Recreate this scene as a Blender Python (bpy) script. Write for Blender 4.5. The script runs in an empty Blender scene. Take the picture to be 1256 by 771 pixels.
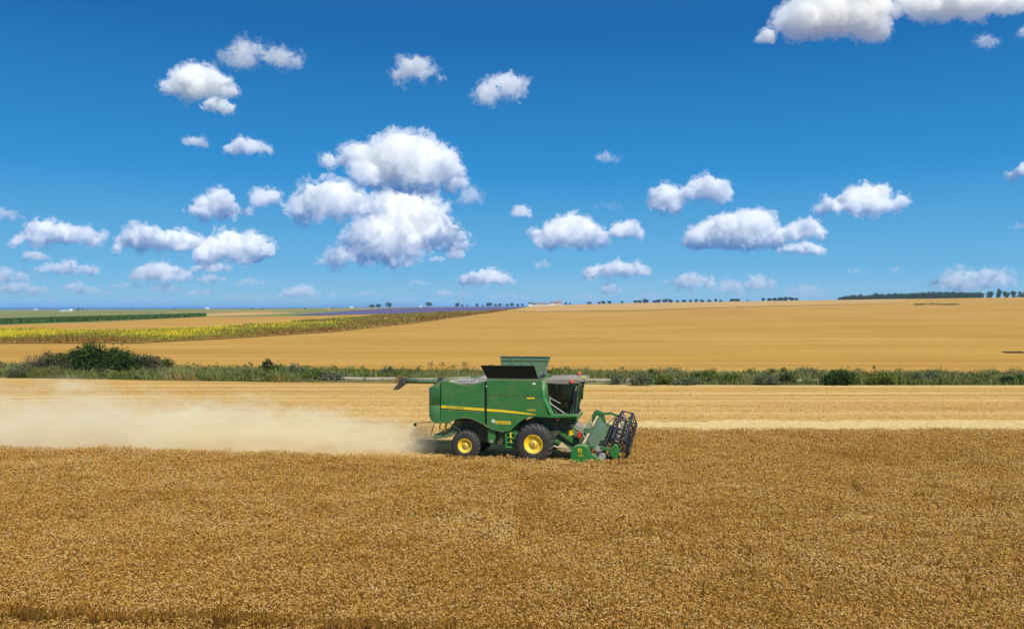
import bpy, bmesh, math, random
import numpy as np
from mathutils import Vector, Matrix, Euler

R = math.radians
scene = bpy.context.scene
COL = scene.collection

# ------------------------------------------------------------------ camera
CAM_H = 8.2                      # a low drone above the crop
FPX, CX, HY = 1000.0, 628.0, 376.0   # focal length, centre column and horizon row in photo pixels
cam_data = bpy.data.cameras.new("camera")
cam = bpy.data.objects.new("camera", cam_data)
COL.objects.link(cam)
cam_data.sensor_width = 36.0
cam_data.lens = 36.0 * FPX / 1256.0
cam_data.clip_start = 0.1
cam_data.clip_end = 120000.0
cam.location = (0, 0, CAM_H)
cam.rotation_euler = (R(90) - math.atan((385.5 - HY) / FPX), 0, 0)
scene.camera = cam

# ------------------------------------------------------------------ sun and sky
SUN_EL, SUN_AZ = R(47), R(30)    # azimuth to the right of straight behind the camera
to_sun = Vector((math.sin(SUN_AZ) * math.cos(SUN_EL), -math.cos(SUN_AZ) * math.cos(SUN_EL), math.sin(SUN_EL)))
sun_data = bpy.data.lights.new("sun", 'SUN')
sun_data.energy = 4.7
sun_data.angle = R(0.5)
sun_data.color = (1.0, 0.95, 0.86)
sun = bpy.data.objects.new("sun", sun_data)
COL.objects.link(sun)
sun.rotation_euler = to_sun.to_track_quat('Z', 'Y').to_euler()
sun.location = (0, -20, 60)

world = bpy.data.worlds.new("World")
scene.world = world
world.use_nodes = True
nt = world.node_tree
nt.nodes.clear()
wo = nt.nodes.new('ShaderNodeOutputWorld')
bg = nt.nodes.new('ShaderNodeBackground')
sky = nt.nodes.new('ShaderNodeTexSky')
sky.sky_type = 'NISHITA'
sky.sun_disc = False
sky.sun_elevation = SUN_EL
sky.sun_rotation = math.atan2(to_sun.x, to_sun.y)
sky.altitude = 200
sky.air_density = 1.0
sky.dust_density = 0.05
sky.ozone_density = 2.0
SKY_STRENGTH = 0.085
tc = nt.nodes.new('ShaderNodeTexCoord')
sxyz = nt.nodes.new('ShaderNodeSeparateXYZ')
nt.links.new(tc.outputs['Generated'], sxyz.inputs[0])
deep = nt.nodes.new('ShaderNodeValToRGB')          # clear, dry, strongly blue air by elevation
stops = [(0.0, (0.26, 0.54, 0.82)), (0.045, (0.125, 0.45, 0.78)), (0.16, (0.018, 0.27, 0.65)), (0.32, (0.005, 0.135, 0.43)), (0.55, (0.04, 0.15, 0.40)), (1.0, (0.15, 0.25, 0.42))]
while len(deep.color_ramp.elements) < len(stops): deep.color_ramp.elements.new(0.5)
for e, (p, c) in zip(deep.color_ramp.elements, stops):
    e.position = p; e.color = (*c, 1)
nt.links.new(sxyz.outputs['Z'], deep.inputs[0])
lift = nt.nodes.new('ShaderNodeVectorMath'); lift.operation = 'SCALE'
lift.inputs['Scale'].default_value = 1.0 / SKY_STRENGTH
nt.links.new(deep.outputs[0], lift.inputs[0])
blend = nt.nodes.new('ShaderNodeMix'); blend.data_type = 'RGBA'
blend.inputs[0].default_value = 0.95
nt.links.new(sky.outputs[0], blend.inputs[6])
nt.links.new(lift.outputs[0], blend.inputs[7])
nt.links.new(blend.outputs[2], bg.inputs['Color'])
bg.inputs['Strength'].default_value = SKY_STRENGTH
nt.links.new(bg.outputs[0], wo.inputs['Surface'])

scene.view_settings.view_transform = 'Standard'
scene.view_settings.look = 'None'
scene.view_settings.exposure = 0.0
scene.view_settings.gamma = 1.0
scene.view_settings.use_curve_mapping = False
scene.render.engine = 'CYCLES'
cy = scene.cycles
cy.max_bounces = 48
cy.diffuse_bounces = 3
cy.glossy_bounces = 3
cy.transmission_bounces = 6
cy.transparent_max_bounces = 12
cy.volume_bounces = 48
cy.use_denoising = True
cy.volume_step_rate = 0.4
cy.volume_max_steps = 256

# ------------------------------------------------------------------ helpers
rng = np.random.default_rng(11)
random.seed(4)


def tag(o, label=None, cat=None, group=None, kind=None):
    if label: o["label"] = label
    if cat: o["category"] = cat
    if group: o["group"] = group
    if kind: o["kind"] = kind
    return o


def link(name, mesh, mats=None, parent=None, loc=None):
    o = bpy.data.objects.new(name, mesh)
    COL.objects.link(o)
    if mats is not None:
        for m in (mats if isinstance(mats, (list, tuple)) else [mats]):
            mesh.materials.append(m)
    if parent: o.parent = parent
    if loc is not None: o.location = loc
    return o


def empty(name, loc=(0, 0, 0), rz=0.0):
    o = bpy.data.objects.new(name, None)
    COL.objects.link(o)
    o.location = loc
    o.rotation_euler = (0, 0, rz)
    o.empty_display_size = 0.5
    return o


def np_mesh(name, verts, faces, tone=None, smooth=False):
    """a mesh from arrays; faces is (n,4) or (n,3), or a list of such arrays"""
    me = bpy.data.meshes.new(name)
    blocks = faces if isinstance(faces, list) else [faces]
    verts = np.asarray(verts, np.float32)
    me.vertices.add(len(verts))
    me.vertices.foreach_set("co", verts.ravel())
    loops = np.concatenate([b.ravel() for b in blocks]).astype(np.int32)
    sizes = np.concatenate([np.full(len(b), b.shape[1], np.int32) for b in blocks])
    starts = np.zeros(len(sizes), np.int32)
    starts[1:] = np.cumsum(sizes)[:-1]
    me.loops.add(len(loops))
    me.loops.foreach_set("vertex_index", loops)
    me.polygons.add(len(sizes))
    me.polygons.foreach_set("loop_start", starts)
    me.polygons.foreach_set("loop_total", sizes)
    if smooth:
        me.polygons.foreach_set("use_smooth", np.ones(len(sizes), bool))
    if tone is not None:
        a = me.attributes.new("tone", 'FLOAT', 'POINT')
        a.data.foreach_set("value", np.asarray(tone, np.float32))
    me.update(calc_edges=True)
    return me


class NT:
    """tiny node-tree writer"""
    def __init__(self, name):
        self.mat = bpy.data.materials.new(name)
        self.mat.use_nodes = True
        self.t = self.mat.node_tree
        self.t.nodes.clear()
        self.out = self.n('OutputMaterial')

    def n(self, kind, **kw):
        nd = self.t.nodes.new('ShaderNode' + kind)
        for k, v in kw.items():
            if hasattr(nd, k):
                setattr(nd, k, v)
        return nd

    def put(self, sock, v):
        if v is None: return
        if isinstance(v, bpy.types.NodeSocket):
            self.t.links.new(v, sock)
        else:
            sock.default_value = v

    def math(self, op, a, b=None, c=None, clamp=False):
        nd = self.n('Math', operation=op, use_clamp=clamp)
        for i, v in enumerate((a, b, c)):
            if v is not None: self.put(nd.inputs[i], v)
        return nd.outputs[0]

    def noise(self, vec=None, scale=5.0, detail=4.0, rough=0.6, dist=0.0):
        nd = self.n('TexNoise')
        self.put(nd.inputs['Vector'], vec)
        nd.inputs['Scale'].default_value = scale
        nd.inputs['Detail'].default_value = detail
        nd.inputs['Roughness'].default_value = rough
        nd.inputs['Distortion'].default_value = dist
        return nd.outputs['Fac']

    def mapping(self, vec, scale=(1, 1, 1), loc=(0, 0, 0), rot=(0, 0, 0)):
        nd = self.n('Mapping')
        self.put(nd.inputs['Vector'], vec)
        nd.inputs['Scale'].default_value = scale
        nd.inputs['Location'].default_value = loc
        nd.inputs['Rotation'].default_value = rot
        return nd.outputs[0]

    def pos(self):
        return self.n('NewGeometry').outputs['Position']

    def obj(self):
        return self.n('TexCoord').outputs['Object']

    def ramp(self, fac, stops, interp='LINEAR'):
        nd = self.n('ValToRGB')
        cr = nd.color_ramp
        cr.interpolation = interp
        while len(cr.elements) < len(stops): cr.elements.new(0.5)
        for e, (p, c) in zip(cr.elements, stops):
            e.position = p
            e.color = (*c, 1) if len(c) == 3 else c
        self.put(nd.inputs[0], fac)
        return nd.outputs[0]

    def mix(self, fac, a, b, mode='MIX'):
        nd = self.n('Mix', data_type='RGBA', blend_type=mode)
        self.put(nd.inputs[0], fac)
        self.put(nd.inputs[6], a if isinstance(a, bpy.types.NodeSocket) else (*a, 1))
        self.put(nd.inputs[7], b if isinstance(b, bpy.types.NodeSocket) else (*b, 1))
        return nd.outputs[2]

    def maprange(self, v, a, b, c, d, smooth=False):
        nd = self.n('MapRange', interpolation_type='SMOOTHSTEP' if smooth else 'LINEAR')
        for i, x in enumerate((v, a, b, c, d)): self.put(nd.inputs[i], x)
        return nd.outputs[0]

    def bump(self, h, strength=0.5, dist=0.1):
        nd = self.n('Bump')
        self.put(nd.inputs['Height'], h)
        nd.inputs['Strength'].default_value = strength
        nd.inputs['Distance'].default_value = dist
        return nd.outputs[0]

    def bsdf(self, color, rough=0.6, metal=0.0, normal=None, spec=0.5, coat=0.0, trans=0.0, alpha=None):
        nd = self.n('BsdfPrincipled')
        self.put(nd.inputs['Base Color'], color if isinstance(color, bpy.types.NodeSocket) else (*color, 1))
        self.put(nd.inputs['Roughness'], rough)
        self.put(nd.inputs['Metallic'], metal)
        self.put(nd.inputs['Specular IOR Level'], spec)
        self.put(nd.inputs['Coat Weight'], coat)
        self.put(nd.inputs['Transmission Weight'], trans)
        if normal is not None: self.put(nd.inputs['Normal'], normal)
        if alpha is not None: self.put(nd.inputs['Alpha'], alpha)
        return nd.outputs[0]

    def done(self, surf=None, vol=None):
        if surf is not None: self.t.links.new(surf, self.out.inputs['Surface'])
        if vol is not None: self.t.links.new(vol, self.out.inputs['Volume'])
        return self.mat


def leaf_material(name, stops, trans=0.35, rough=0.7):
    m = NT(name)
    a = m.n('Attribute', attribute_name='tone').outputs['Fac']
    col = m.ramp(a, stops)
    d = m.n('BsdfDiffuse'); m.put(d.inputs['Color'], col)
    t = m.n('BsdfTranslucent'); m.put(t.inputs['Color'], col)
    mx = m.n('MixShader')
    mx.inputs[0].default_value = trans
    m.t.links.new(d.outputs[0], mx.inputs[1])
    m.t.links.new(t.outputs[0], mx.inputs[2])
    return m.done(mx.outputs[0])
# ------------------------------------------------------------------ the lie of the land
_CA = np.array([-3.0, -0.63, -0.42, -0.30, -0.18, -0.10, 0.0, 0.028, 0.052, 0.076, 0.155, 0.31, 0.46, 0.63, 1.2, 3.0])
_CH = np.array([-1.0, -0.5, 1.2, 2.6, 5.4, 7.4, 8.1, 8.9, 10.0, 10.9, 13.2, 16.0, 18.4, 21.2, 25.0, 27.0])


def height(x, y):
    """metres above the wheat field: flat towards the sea, a long rise on the right"""
    x = np.asarray(x, float); y = np.asarray(y, float)
    a = x / np.maximum(y, 150.0)
    crest = np.interp(a, _CA, _CH)
    t = np.clip((y - 105.0) / 995.0, 0, 1)
    s = t ** 1.25
    h = crest * s
    over = np.maximum(y - 1100.0, 0)
    h = h - over * 0.004 * np.clip((a - 0.02) / 0.1, 0, 1)
    # gentle fall to the coast
    h = h - 3.0 * np.clip((y - 2300.0) / 700.0, 0, 1) ** 2 * 1.5
    return h


_TD = np.geomspace(9.0, 5200.0, 6000)


def ground_at(px, py):
    """the ground point seen at a photo pixel"""
    zr = CAM_H + _TD * (-(py - HY) / FPX)
    below = zr <= height(_TD * (px - CX) / FPX, _TD)
    i = int(np.argmax(below)) if below.any() else len(_TD) - 1
    d = _TD[i]
    if not below.any():            # above the skyline: take the crest itself
        h_ = height(_TD * (px - CX) / FPX, _TD)
        near_ = _TD < 2300
        i = int(np.argmax(np.where(near_, (h_ - CAM_H) / _TD, -9)))
        d = _TD[i]
    if i > 0 and below.any():
        d0, d1 = _TD[i - 1], _TD[i]
        f0 = CAM_H - d0 * (py - HY) / FPX - float(height(d0 * (px - CX) / FPX, d0))
        f1 = CAM_H - d1 * (py - HY) / FPX - float(height(d1 * (px - CX) / FPX, d1))
        d = d0 + (d1 - d0) * f0 / (f0 - f1 + 1e-9)
    x = d * (px - CX) / FPX
    return x, d, float(height(x, d))


def spread(n0, n1, k):
    return np.linspace(n0, n1, k)


def sheet(name, xs, ys, mat, dz=0.0, zfun=height, kind="structure"):
    X, Y = np.meshgrid(xs, ys)
    Z = zfun(X, Y) + dz
    v = np.stack([X, Y, Z], -1).reshape(-1, 3)
    nx, ny = len(xs), len(ys)
    i = (np.arange(ny - 1)[:, None] * nx + np.arange(nx - 1)[None, :]).ravel()
    f = np.stack([i, i + 1, i + nx + 1, i + nx], -1)
    o = link(name, np_mesh(name, v, f, smooth=True), mat)
    return tag(o, kind=kind)


def strip(name, lower, upper, mat, dz=0.06, n=6, step=12, kind="structure"):
    """a field between two boundary lines given in photo pixels, laid on the terrain"""
    lo = np.array(lower, float); up = np.array(upper, float)
    x0, x1 = max(lo[0, 0], up[0, 0]), min(lo[-1, 0], up[-1, 0])
    pxs = np.linspace(x0, x1, max(3, int((x1 - x0) / step)))
    rows = []
    for px in pxs:
        a = np.interp(px, lo[:, 0], lo[:, 1]); b = np.interp(px, up[:, 0], up[:, 1])
        b = min(b, a - 0.05)
        xa, ya, _ = ground_at(px, a); xb, yb, _ = ground_at(px, b)
        t = np.linspace(0, 1, n)
        x = xa + (xb - xa) * t; y = ya + (yb - ya) * t
        rows.append(np.stack([x, y, height(x, y) + dz], -1))
    v = np.array(rows).reshape(-1, 3)
    m = len(pxs)
    i = (np.arange(m - 1)[:, None] * n + np.arange(n - 1)[None, :]).ravel()
    f = np.stack([i, i + n, i + n + 1, i + 1], -1)
    o = link(name, np_mesh(name, v, f, smooth=True), mat)
    return tag(o, kind=kind)


def field_material(name, base, dark, light, row=(0.012, 0.9), fine=3.0, bump=0.25, rough=0.9, tram=22.0):
    """cropland seen at a distance: faint drilling lines across the slope, patches and grain"""
    m = NT(name)
    p = m.pos()
    streak = m.noise(m.mapping(p, (row[0], row[1], 0.0)), 1.0, 6, 0.65)
    streak2 = m.noise(m.mapping(p, (row[0] * 0.3, row[1] * 0.22, 0.0), loc=(9, 4, 0)), 1.0, 4, 0.55)
    patch = m.noise(m.mapping(p, (0.012, 0.03, 0.0)), 1.0, 3, 0.5)
    grain = m.noise(p, fine, 5, 0.75)
    c = m.ramp(streak, [(0.34, dark), (0.5, base), (0.66, light)])
    c = m.mix(m.maprange(streak2, 0.42, 0.62, 0.0, 0.38), c, dark)
    c = m.mix(m.maprange(patch, 0.38, 0.62, 0.0, 0.5), c, light)
    # sprayer tramlines, drifting a little across the slope
    sy_ = m.n('SeparateXYZ'); m.put(sy_.inputs[0], p)
    drift = m.math('MULTIPLY', m.noise(m.mapping(p, (0.004, 0.004, 0)), 1.0, 2, 0.5), 0.9)
    saw = m.math('FRACT', m.math('ADD', m.math('DIVIDE', sy_.outputs['Y'], tram), drift))
    tline = m.math('MULTIPLY', m.maprange(m.math('ABSOLUTE', m.math('SUBTRACT', saw, 0.5)), 0.02, 0.05, 0.55, 0.0), m.maprange(patch, 0.35, 0.6, 0.2, 1.0))
    c = m.mix(tline, c, dark)
    c = m.mix(0.55, c, m.ramp(grain, [(0.25, (0.35, 0.35, 0.35)), (0.5, (0.72, 0.72, 0.72)), (0.75, (1.1, 1.1, 1.1))]), 'MULTIPLY')
    nb = m.bump(grain, bump, 0.12)
    return m.done(m.bsdf(c, rough, normal=nb, spec=0.1))


M_gold = field_material("ripe_field", (0.64, 0.345, 0.058), (0.45, 0.20, 0.028), (0.73, 0.44, 0.10))
M_tan = field_material("pale_ripe_field", (0.70, 0.42, 0.14), (0.62, 0.34, 0.09), (0.74, 0.47, 0.18), row=(0.004, 0.05), fine=0.6)
M_meadow = field_material("meadow", (0.25, 0.265, 0.07), (0.18, 0.21, 0.055), (0.36, 0.33, 0.10), row=(0.006, 0.03), fine=0.4)
M_lavender = field_material("lavender", (0.15, 0.12, 0.26), (0.11, 0.10, 0.19), (0.20, 0.16, 0.33), row=(0.004, 0.08), fine=0.5)
M_maize = field_material("green_crop", (0.055, 0.115, 0.022), (0.04, 0.08, 0.018), (0.08, 0.14, 0.03), row=(0.01, 0.1), fine=1.0)
M_brown = field_material("dry_plants", (0.40, 0.235, 0.06), (0.27, 0.145, 0.04), (0.46, 0.34, 0.07), row=(0.02, 0.2), fine=1.2)

# the whole land as one sheet out to the coast
xs = np.unique(np.concatenate([-np.geomspace(6, 9000, 90)[::-1], np.linspace(-6, 6, 5), np.geomspace(6, 9000, 90)]))
ys = np.unique(np.concatenate([np.linspace(-300, 60, 12), np.geomspace(60, 3000, 150)]))
sheet("ground", xs, ys, M_gold, dz=-0.05)

m = NT("sea_water")
w = m.noise(m.mapping(m.pos(), (0.01, 0.03, 0)), 1.0, 4, 0.6)
sea_mat = m.done(m.bsdf(m.ramp(w, [(0.3, (0.012, 0.10, 0.33)), (0.7, (0.03, 0.17, 0.45))]), 0.55, spec=0.12, normal=m.bump(w, 0.2, 1.0)))
sheet("sea", np.linspace(-60000, 60000, 25), np.geomspace(2700, 60000, 25), sea_mat, zfun=lambda X, Y: np.full_like(X, -3.2, dtype=float))

L1 = [(-900, 423), (0, 421), (163, 421), (255, 416.4), (300, 413.9), (402, 407.5), (504, 397), (555, 389.7), (600, 383.5), (625, 380)]
L2 = [(-900, 409), (0, 406.7), (163, 406.7), (255, 403.7), (320, 399.5), (402, 392), (478, 385.8), (555, 382.9), (600, 381.6), (625, 379.7)]
L3 = [(-900, 404), (0, 399), (104, 396), (178, 392.4), (252, 388.8), (320, 388.6), (376, 387.8), (443, 385.9), (478, 385.0), (529, 383.4), (593, 381.9), (625, 379.6)]
strip("dry_plant_field", L1, L2, M_brown, dz=0.10, n=5)
strip("far_ripe_field", L2, L3, M_gold, dz=0.12, n=4)
top_edge = [(-900, 378.9), (0, 378.9), (200, 378.8), (300, 378.4), (420, 377.4), (500, 376.4), (560, 375.4), (610, 374.6), (652, 374.0)]
strip("meadow", [(-900, 404), (0, 399), (104, 396), (178, 392.4), (252, 388.8), (320, 388.6), (376, 387.8), (443, 385.9), (478, 385.0), (529, 383.4), (593, 381.9), (648, 377.3)],
      [(p, y + 0.05) for p, y in top_edge], M_meadow, dz=0.10, n=10, step=8)
strip("narrow_tan_field", [(254, 388.0), (300, 387.2), (340, 385.2), (366, 383.8)], [(254, 384.5), (300, 382.6), (340, 383.0), (366, 383.5)], M_tan, dz=0.25, n=3)
strip("lavender_field", [(362, 386.5), (376, 387.0), (443, 385.5), (478, 384.7), (529, 383.2), (593, 381.6), (620, 379.6), (644, 376.9)],
      [(362, 386.2), (395, 384), (427, 381.4), (463, 378.9), (504, 377.5), (560, 376.6), (620, 376.2), (644, 376.5)], M_lavender, dz=0.3, n=5, step=6)
strip("upper_tan_field", [(630, 381.3), (666, 382.2), (783, 380.6), (860, 378), (940, 375.5), (1010, 373.8), (1080, 372.2), (1110, 371.0)],
      [(630, 380.6), (640, 377.4), (656, 375.8), (680, 374.0), (700, 372.8), (783, 371.6), (860, 370.5), (940, 369.3), (1010, 368.2), (1080, 367.0), (1110, 366.6)], M_tan, dz=0.2, n=5)
# ------------------------------------------------------------------ cumulus, each cloud a volume of its own far beyond the land
def cloud_mesh(name, pieces, seed, rough=1.0, grow=1.0):
    """pieces: (x0, x1, y0, y1, peak, puffs) in photo pixels; returns a mesh in pixel units about the first centre"""
    r = random.Random(seed)
    bm = bmesh.new()
    for (x0, x1, y0, y1, peak, k) in pieces:
        w, h = x1 - x0, y1 - y0
        n = k or max(5, int(w / h * 4.5))
        for i in range(n):
            t = (i + r.uniform(0.2, 0.8)) / n
            prof = (t / peak if t < peak else (1 - t) / (1 - peak))
            top = h * (0.38 + 0.62 * max(0.0, min(1.0, prof)) ** 0.6) * r.uniform(0.8, 1.0)
            rad = max(h * 0.16, top * r.uniform(0.30, 0.44))
            rad = min(rad, h * 0.42)
            cxp = x0 + rad * 0.9 + (w - 1.8 * rad) * t
            for zc in ([top - rad] if top < 2.3 * rad else [top - rad, rad * 0.75 + r.uniform(0, top * 0.2)]):
                dy = r.uniform(-0.35, 0.35) * h
                s = rad * r.uniform(0.85, 1.05) * grow
                mat = Matrix.Translation((cxp + r.uniform(-.1, .1) * rad, dy, -(y1) + max(s * 0.72, zc))) @ Matrix.Diagonal((s * r.uniform(1.05, 1.5), s, s * 0.92, 1))
                bmesh.ops.create_icosphere(bm, subdivisions=3, radius=1.0, matrix=mat)
    me = bpy.data.meshes.new(name)
    bm.to_mesh(me); bm.free()
    o = bpy.data.objects.new(name, me)
    COL.objects.link(o)
    hmin = min(p[3] - p[2] for p in pieces)
    rm = o.modifiers.new("r", 'REMESH'); rm.mode = 'VOXEL'; rm.voxel_size = max(0.55, min(1.6, hmin / 26.0))
    for size, stren in ((hmin * 0.8, hmin * 0.34), (hmin * 0.27, hmin * 0.22), (hmin * 0.09, hmin * 0.14)):
        tx = bpy.data.textures.new("cloud_lumps", 'CLOUDS')
        tx.noise_scale = size; tx.noise_depth = 2
        d = o.modifiers.new("d", 'DISPLACE'); d.texture = tx; d.strength = stren * rough; d.mid_level = 0.5
        d.texture_coords = 'LOCAL'
    dg = bpy.context.evaluated_depsgraph_get()
    out = bpy.data.meshes.new_from_object(o.evaluated_get(dg))
    bpy.data.objects.remove(o)
    return out


def cloud_material(density, unit, lo, size, soft=0.22):
    """water vapour: even inside, torn into shreds towards the rim; unit is one photo pixel in metres"""
    m = NT("cloud_vapour")
    p = m.obj()
    big = m.noise(m.mapping(p, (1 / (unit * size),) * 3), 1.0, 7, 0.64, 0.7)
    d = m.math('MULTIPLY', m.maprange(big, lo, lo + soft, 0.0, 1.0, True), density)
    v = m.n('VolumePrincipled')
    v.inputs['Color'].default_value = (1.0, 0.998, 0.990, 1)
    m.put(v.inputs['Density'], d)
    v.inputs['Anisotropy'].default_value = 0.0
    return m.done(vol=v.outputs[0])


def cloud(pieces, label, thick=0.32, seed=0, rough=1.0, dist=None):
    """a dense body inside a thin torn veil, both one object"""
    ymid = sum((p[2] + p[3]) / 2 for p in pieces) / len(pieces)
    elev = max(0.012, (HY - ymid) / FPX)
    D = dist or min(15000.0, max(3500.0, 1100.0 / elev))
    s = D / FPX
    faint = thick < 0.2
    core = cloud_mesh("cloud", pieces, seed, rough * 1.15, 0.90)
    veil = cloud_mesh("veil", pieces, seed, rough * 2.1, 1.20)
    bm = bmesh.new()
    bm.from_mesh(core); n0 = len(bm.faces)
    bm.from_mesh(veil)
    bm.faces.ensure_lookup_table()
    for i, f in enumerate(bm.faces): f.material_index = 0 if i < n0 else 1
    bm.to_mesh(core); bm.free()
    bpy.data.meshes.remove(veil)
    co = np.empty(len(core.vertices) * 3, np.float32)
    core.vertices.foreach_get("co", co)
    co = co.reshape(-1, 3)
    x = (co[:, 0] - CX) * s; z = (co[:, 2] + HY) * s; y = co[:, 1] * s
    cxw, czw = float(x.mean()), float(z.min())
    core.vertices.foreach_set("co", np.stack([x - cxw, y, z - czw], -1).astype(np.float32).ravel())
    core.update()
    hmin = min(p[3] - p[2] for p in pieces)
    mats = [cloud_material(thick * (0.85 if faint else 0.95) / s, s, 0.36 if faint else 0.33, max(7, min(18, hmin * 0.5))),
            cloud_material(thick * (0.45 if faint else 0.36) / s, s, 0.44, max(4.5, min(12, hmin * 0.32)), 0.16)]
    o = link("cloud", core, mats, loc=(cxw, D, CAM_H + czw))
    tag(o, label, "cloud", "fair weather clouds")
    return o


C = [
 ([(204, 294, 72, 121, .35, 0), (246, 291, 115, 139, .5, 0)], "plump white cloud high on the left with a small puff hanging under it", .30),
 ([(250, 372, 50, 82, .5, 14)], "ragged thin cloud streak above the plump cloud high on the left", .09),
 ([(486, 541, 66, 99, .3, 10)], "small ragged cloud high above the great cloud pile", .16),
 ([(578, 612, 100, 130, .7, 6), (598, 636, 84, 118, .7, 6)], "small ragged cloud tilted up to the right, right of the other high one", .16),
 ([(226, 254, 165, 179, .5, 0)], "tiny puff left of the small oval cloud", .2),
 ([(274, 334, 165, 189, .55, 0)], "small oval cloud under the plump high cloud on the left", .25),
 ([(225, 309, 230, 268, .5, 0)], "domed white cloud just above the long double cloud", .33),
 ([(304, 349, 227, 254, .4, 0)], "small round cloud touching the right of the domed cloud", .25),
 ([(399, 470, 172, 206, .6, 8), (430, 572, 155, 232, .45, 16)], "upper half of the great cloud pile, billowing with a ragged crown", .28),
 ([(358, 472, 214, 268, .55, 0)], "left wing of the great cloud pile, sloping down to the left", .27),
 ([(426, 574, 228, 309, .5, 18)], "biggest cloud, the grey based lower half of the great pile", .32),
 ([(390, 430, 305, 330, .6, 0), (415, 462, 289, 322, .6, 0)], "loose cloud fragment below the left wing of the great pile", .16),
 ([(558, 594, 228, 250, .5, 6)], "faint puff right beside the great cloud pile", .10),
 ([(548, 570, 296, 318, .5, 0), (524, 548, 312, 321, .5, 0)], "two joined little puffs under the right corner of the biggest cloud", .2),
 ([(18, 128, 266, 301, .4, 0)], "wide flat based cloud near the left edge of the sky", .3),
 ([(133, 246, 268, 308, .45, 0), (238, 347, 276, 320, .35, 0)], "long double humped cloud in the left of the sky", .33),
 ([(-30, 32, 255, 270, .5, 0)], "thin cloud cut by the left edge of the picture", .15),
 ([(25, 62, 307, 319, .5, 0)], "tiny flat cloud below the wide flat based cloud", .2),
 ([(39, 120, 319, 336, .6, 0)], "flat lens shaped cloud low on the left", .2),
 ([(-25, 37, 325, 345, .4, 0), (-20, 66, 343, 361, .4, 0)], "pale cloud bank low at the left edge of the picture", .15),
 ([(74, 116, 344, 357, .5, 0)], "small pale cloud under the lens shaped one", .17),
 ([(158, 241, 318, 345, .4, 0), (238, 279, 334, 346, .5, 0)], "long ragged cloud under the double humped cloud", .2),
 ([(234, 285, 318, 333, .6, 0)], "small cloud tucked right under the double humped cloud", .2),
 ([(182, 224, 345, 357, .5, 0), (228, 264, 352, 362, .5, 0)], "pair of faint puffs low over the sea on the left", .13),
 ([(283, 333, 340, 350, .5, 0)], "thin flat wisp right of the long ragged cloud", .1),
 ([(340, 394, 346, 366, .65, 0), (403, 416, 357, 365, .5, 0)], "low cloud with a round head over the far trees left of centre", .16),
 ([(562, 633, 326, 350, .45, 0)], "low bright cloud straight above the purple field", .28),
 ([(499, 526, 341, 350, .4, 0)], "tiny cloud left of the low bright cloud", .13),
 ([(528, 558, 352, 365, .5, 0), (559, 577, 353, 366, .5, 0)], "two pale puffs close over the far round trees", .11),
 ([(478, 516, 363, 374, .5, 0)], "faint cloud almost touching the far horizon trees", .05),
 ([(627, 653, 249, 267, .5, 0)], "single small puff right of the great cloud pile", .28),
 ([(651, 751, 257, 304, .42, 0), (738, 791, 267, 292, .7, 0)], "white cloud with a rising tail on its right, above the combine", .32),
 ([(728, 760, 184, 199, .6, 6)], "small torn wisp high right of centre", .09),
 ([(726, 763, 244, 256, .6, 6)], "faint streak over the cloud with a rising tail", .05),
 ([(790, 842, 226, 260, .35, 0), (826, 900, 211, 246, .75, 0)], "slanted cloud rising to the right in mid sky", .3),
 ([(717, 800, 313, 339, .45, 0)], "flat oval cloud low over the golden field right of centre", .28),
 ([(738, 764, 344, 360, .5, 0)], "small round cloud under the flat oval one", .16),
 ([(654, 678, 318, 329, .6, 0)], "tiny puff left of the flat oval cloud", .14),
 ([(773, 817, 357, 370, .5, 0)], "faint cloud resting on the crest trees", .06),
 ([(814, 880, 331, 353, .4, 0), (874, 911, 339, 360, .5, 0), (910, 949, 335, 356, .6, 0)], "chain of three low pale cloud heads over the crest", .14),
 ([(837, 963, 251, 305, .62, 18), (948, 1018, 264, 294, .7, 0), (950, 1012, 293, 311, .6, 0)], "biggest cloud on the right, wedge shaped with a split right end", .33),
 ([(1002, 1105, 220, 262, .72, 0)], "white cloud with a long pointed left end on the right of the sky", .3),
 ([(923, 950, 34, 55, .7, 6), (946, 1098, -30, 46, .5, 16), (1090, 1256, -30, 22, .4, 0)], "long cloud cut by the top edge of the picture", .25),
 ([(1197, 1224, 42, 58, .4, 6)], "tiny wisp under the long cloud at the top", .1),
 ([(1240, 1275, 34, 47, .5, 6)], "little wisp cut by the right edge near the top", .1),
 ([(1239, 1290, 194, 218, .5, 0)], "white cloud cut by the right edge of the picture", .3),
 ([(1234, 1275, 272, 281, .5, 5)], "faint streak at the right edge of mid sky", .06),
 ([(1135, 1244, 323, 356, .65, 0)], "broad pale cloud standing over the far wood", .13),
 ([(1036, 1068, 328, 336, .5, 5)], "tiny flat wisp left of the far wood", .1),
 ([(1088, 1108, 323, 334, .4, 5)], "faint speck of cloud over the left end of the far wood", .06),
 ([(88, 140, 350, 362, .4, 0), (130, 176, 345, 353, .6, 0)], "low faint double streak over the sea, right of the small pale cloud", .09),
 ([(8, 70, 364, 372, .5, 0)], "very low hazy cloud strip over the sea at the far left", .06),
 ([(150, 210, 362, 371, .4, 0)], "very low hazy cloud strip over the sea, under the pair of faint puffs", .05),
 ([(268, 340, 358, 368, .6, 0)], "low hazy cloud strip over the plain, left of the cloud with a round head", .06),
 ([(430, 476, 354, 364, .5, 0)], "low faint cloud between the round headed one and the pale puffs", .06),
 ([(600, 650, 356, 367, .5, 0)], "low faint cloud right of the two pale puffs, left of the village", .05),
 ([(700, 742, 357, 368, .4, 0)], "low faint cloud over the skyline, right of the village", .05),
 ([(960, 1017, 347, 366, .4, 0)], "faint cloud low left of the far wood", .06),
]
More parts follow.
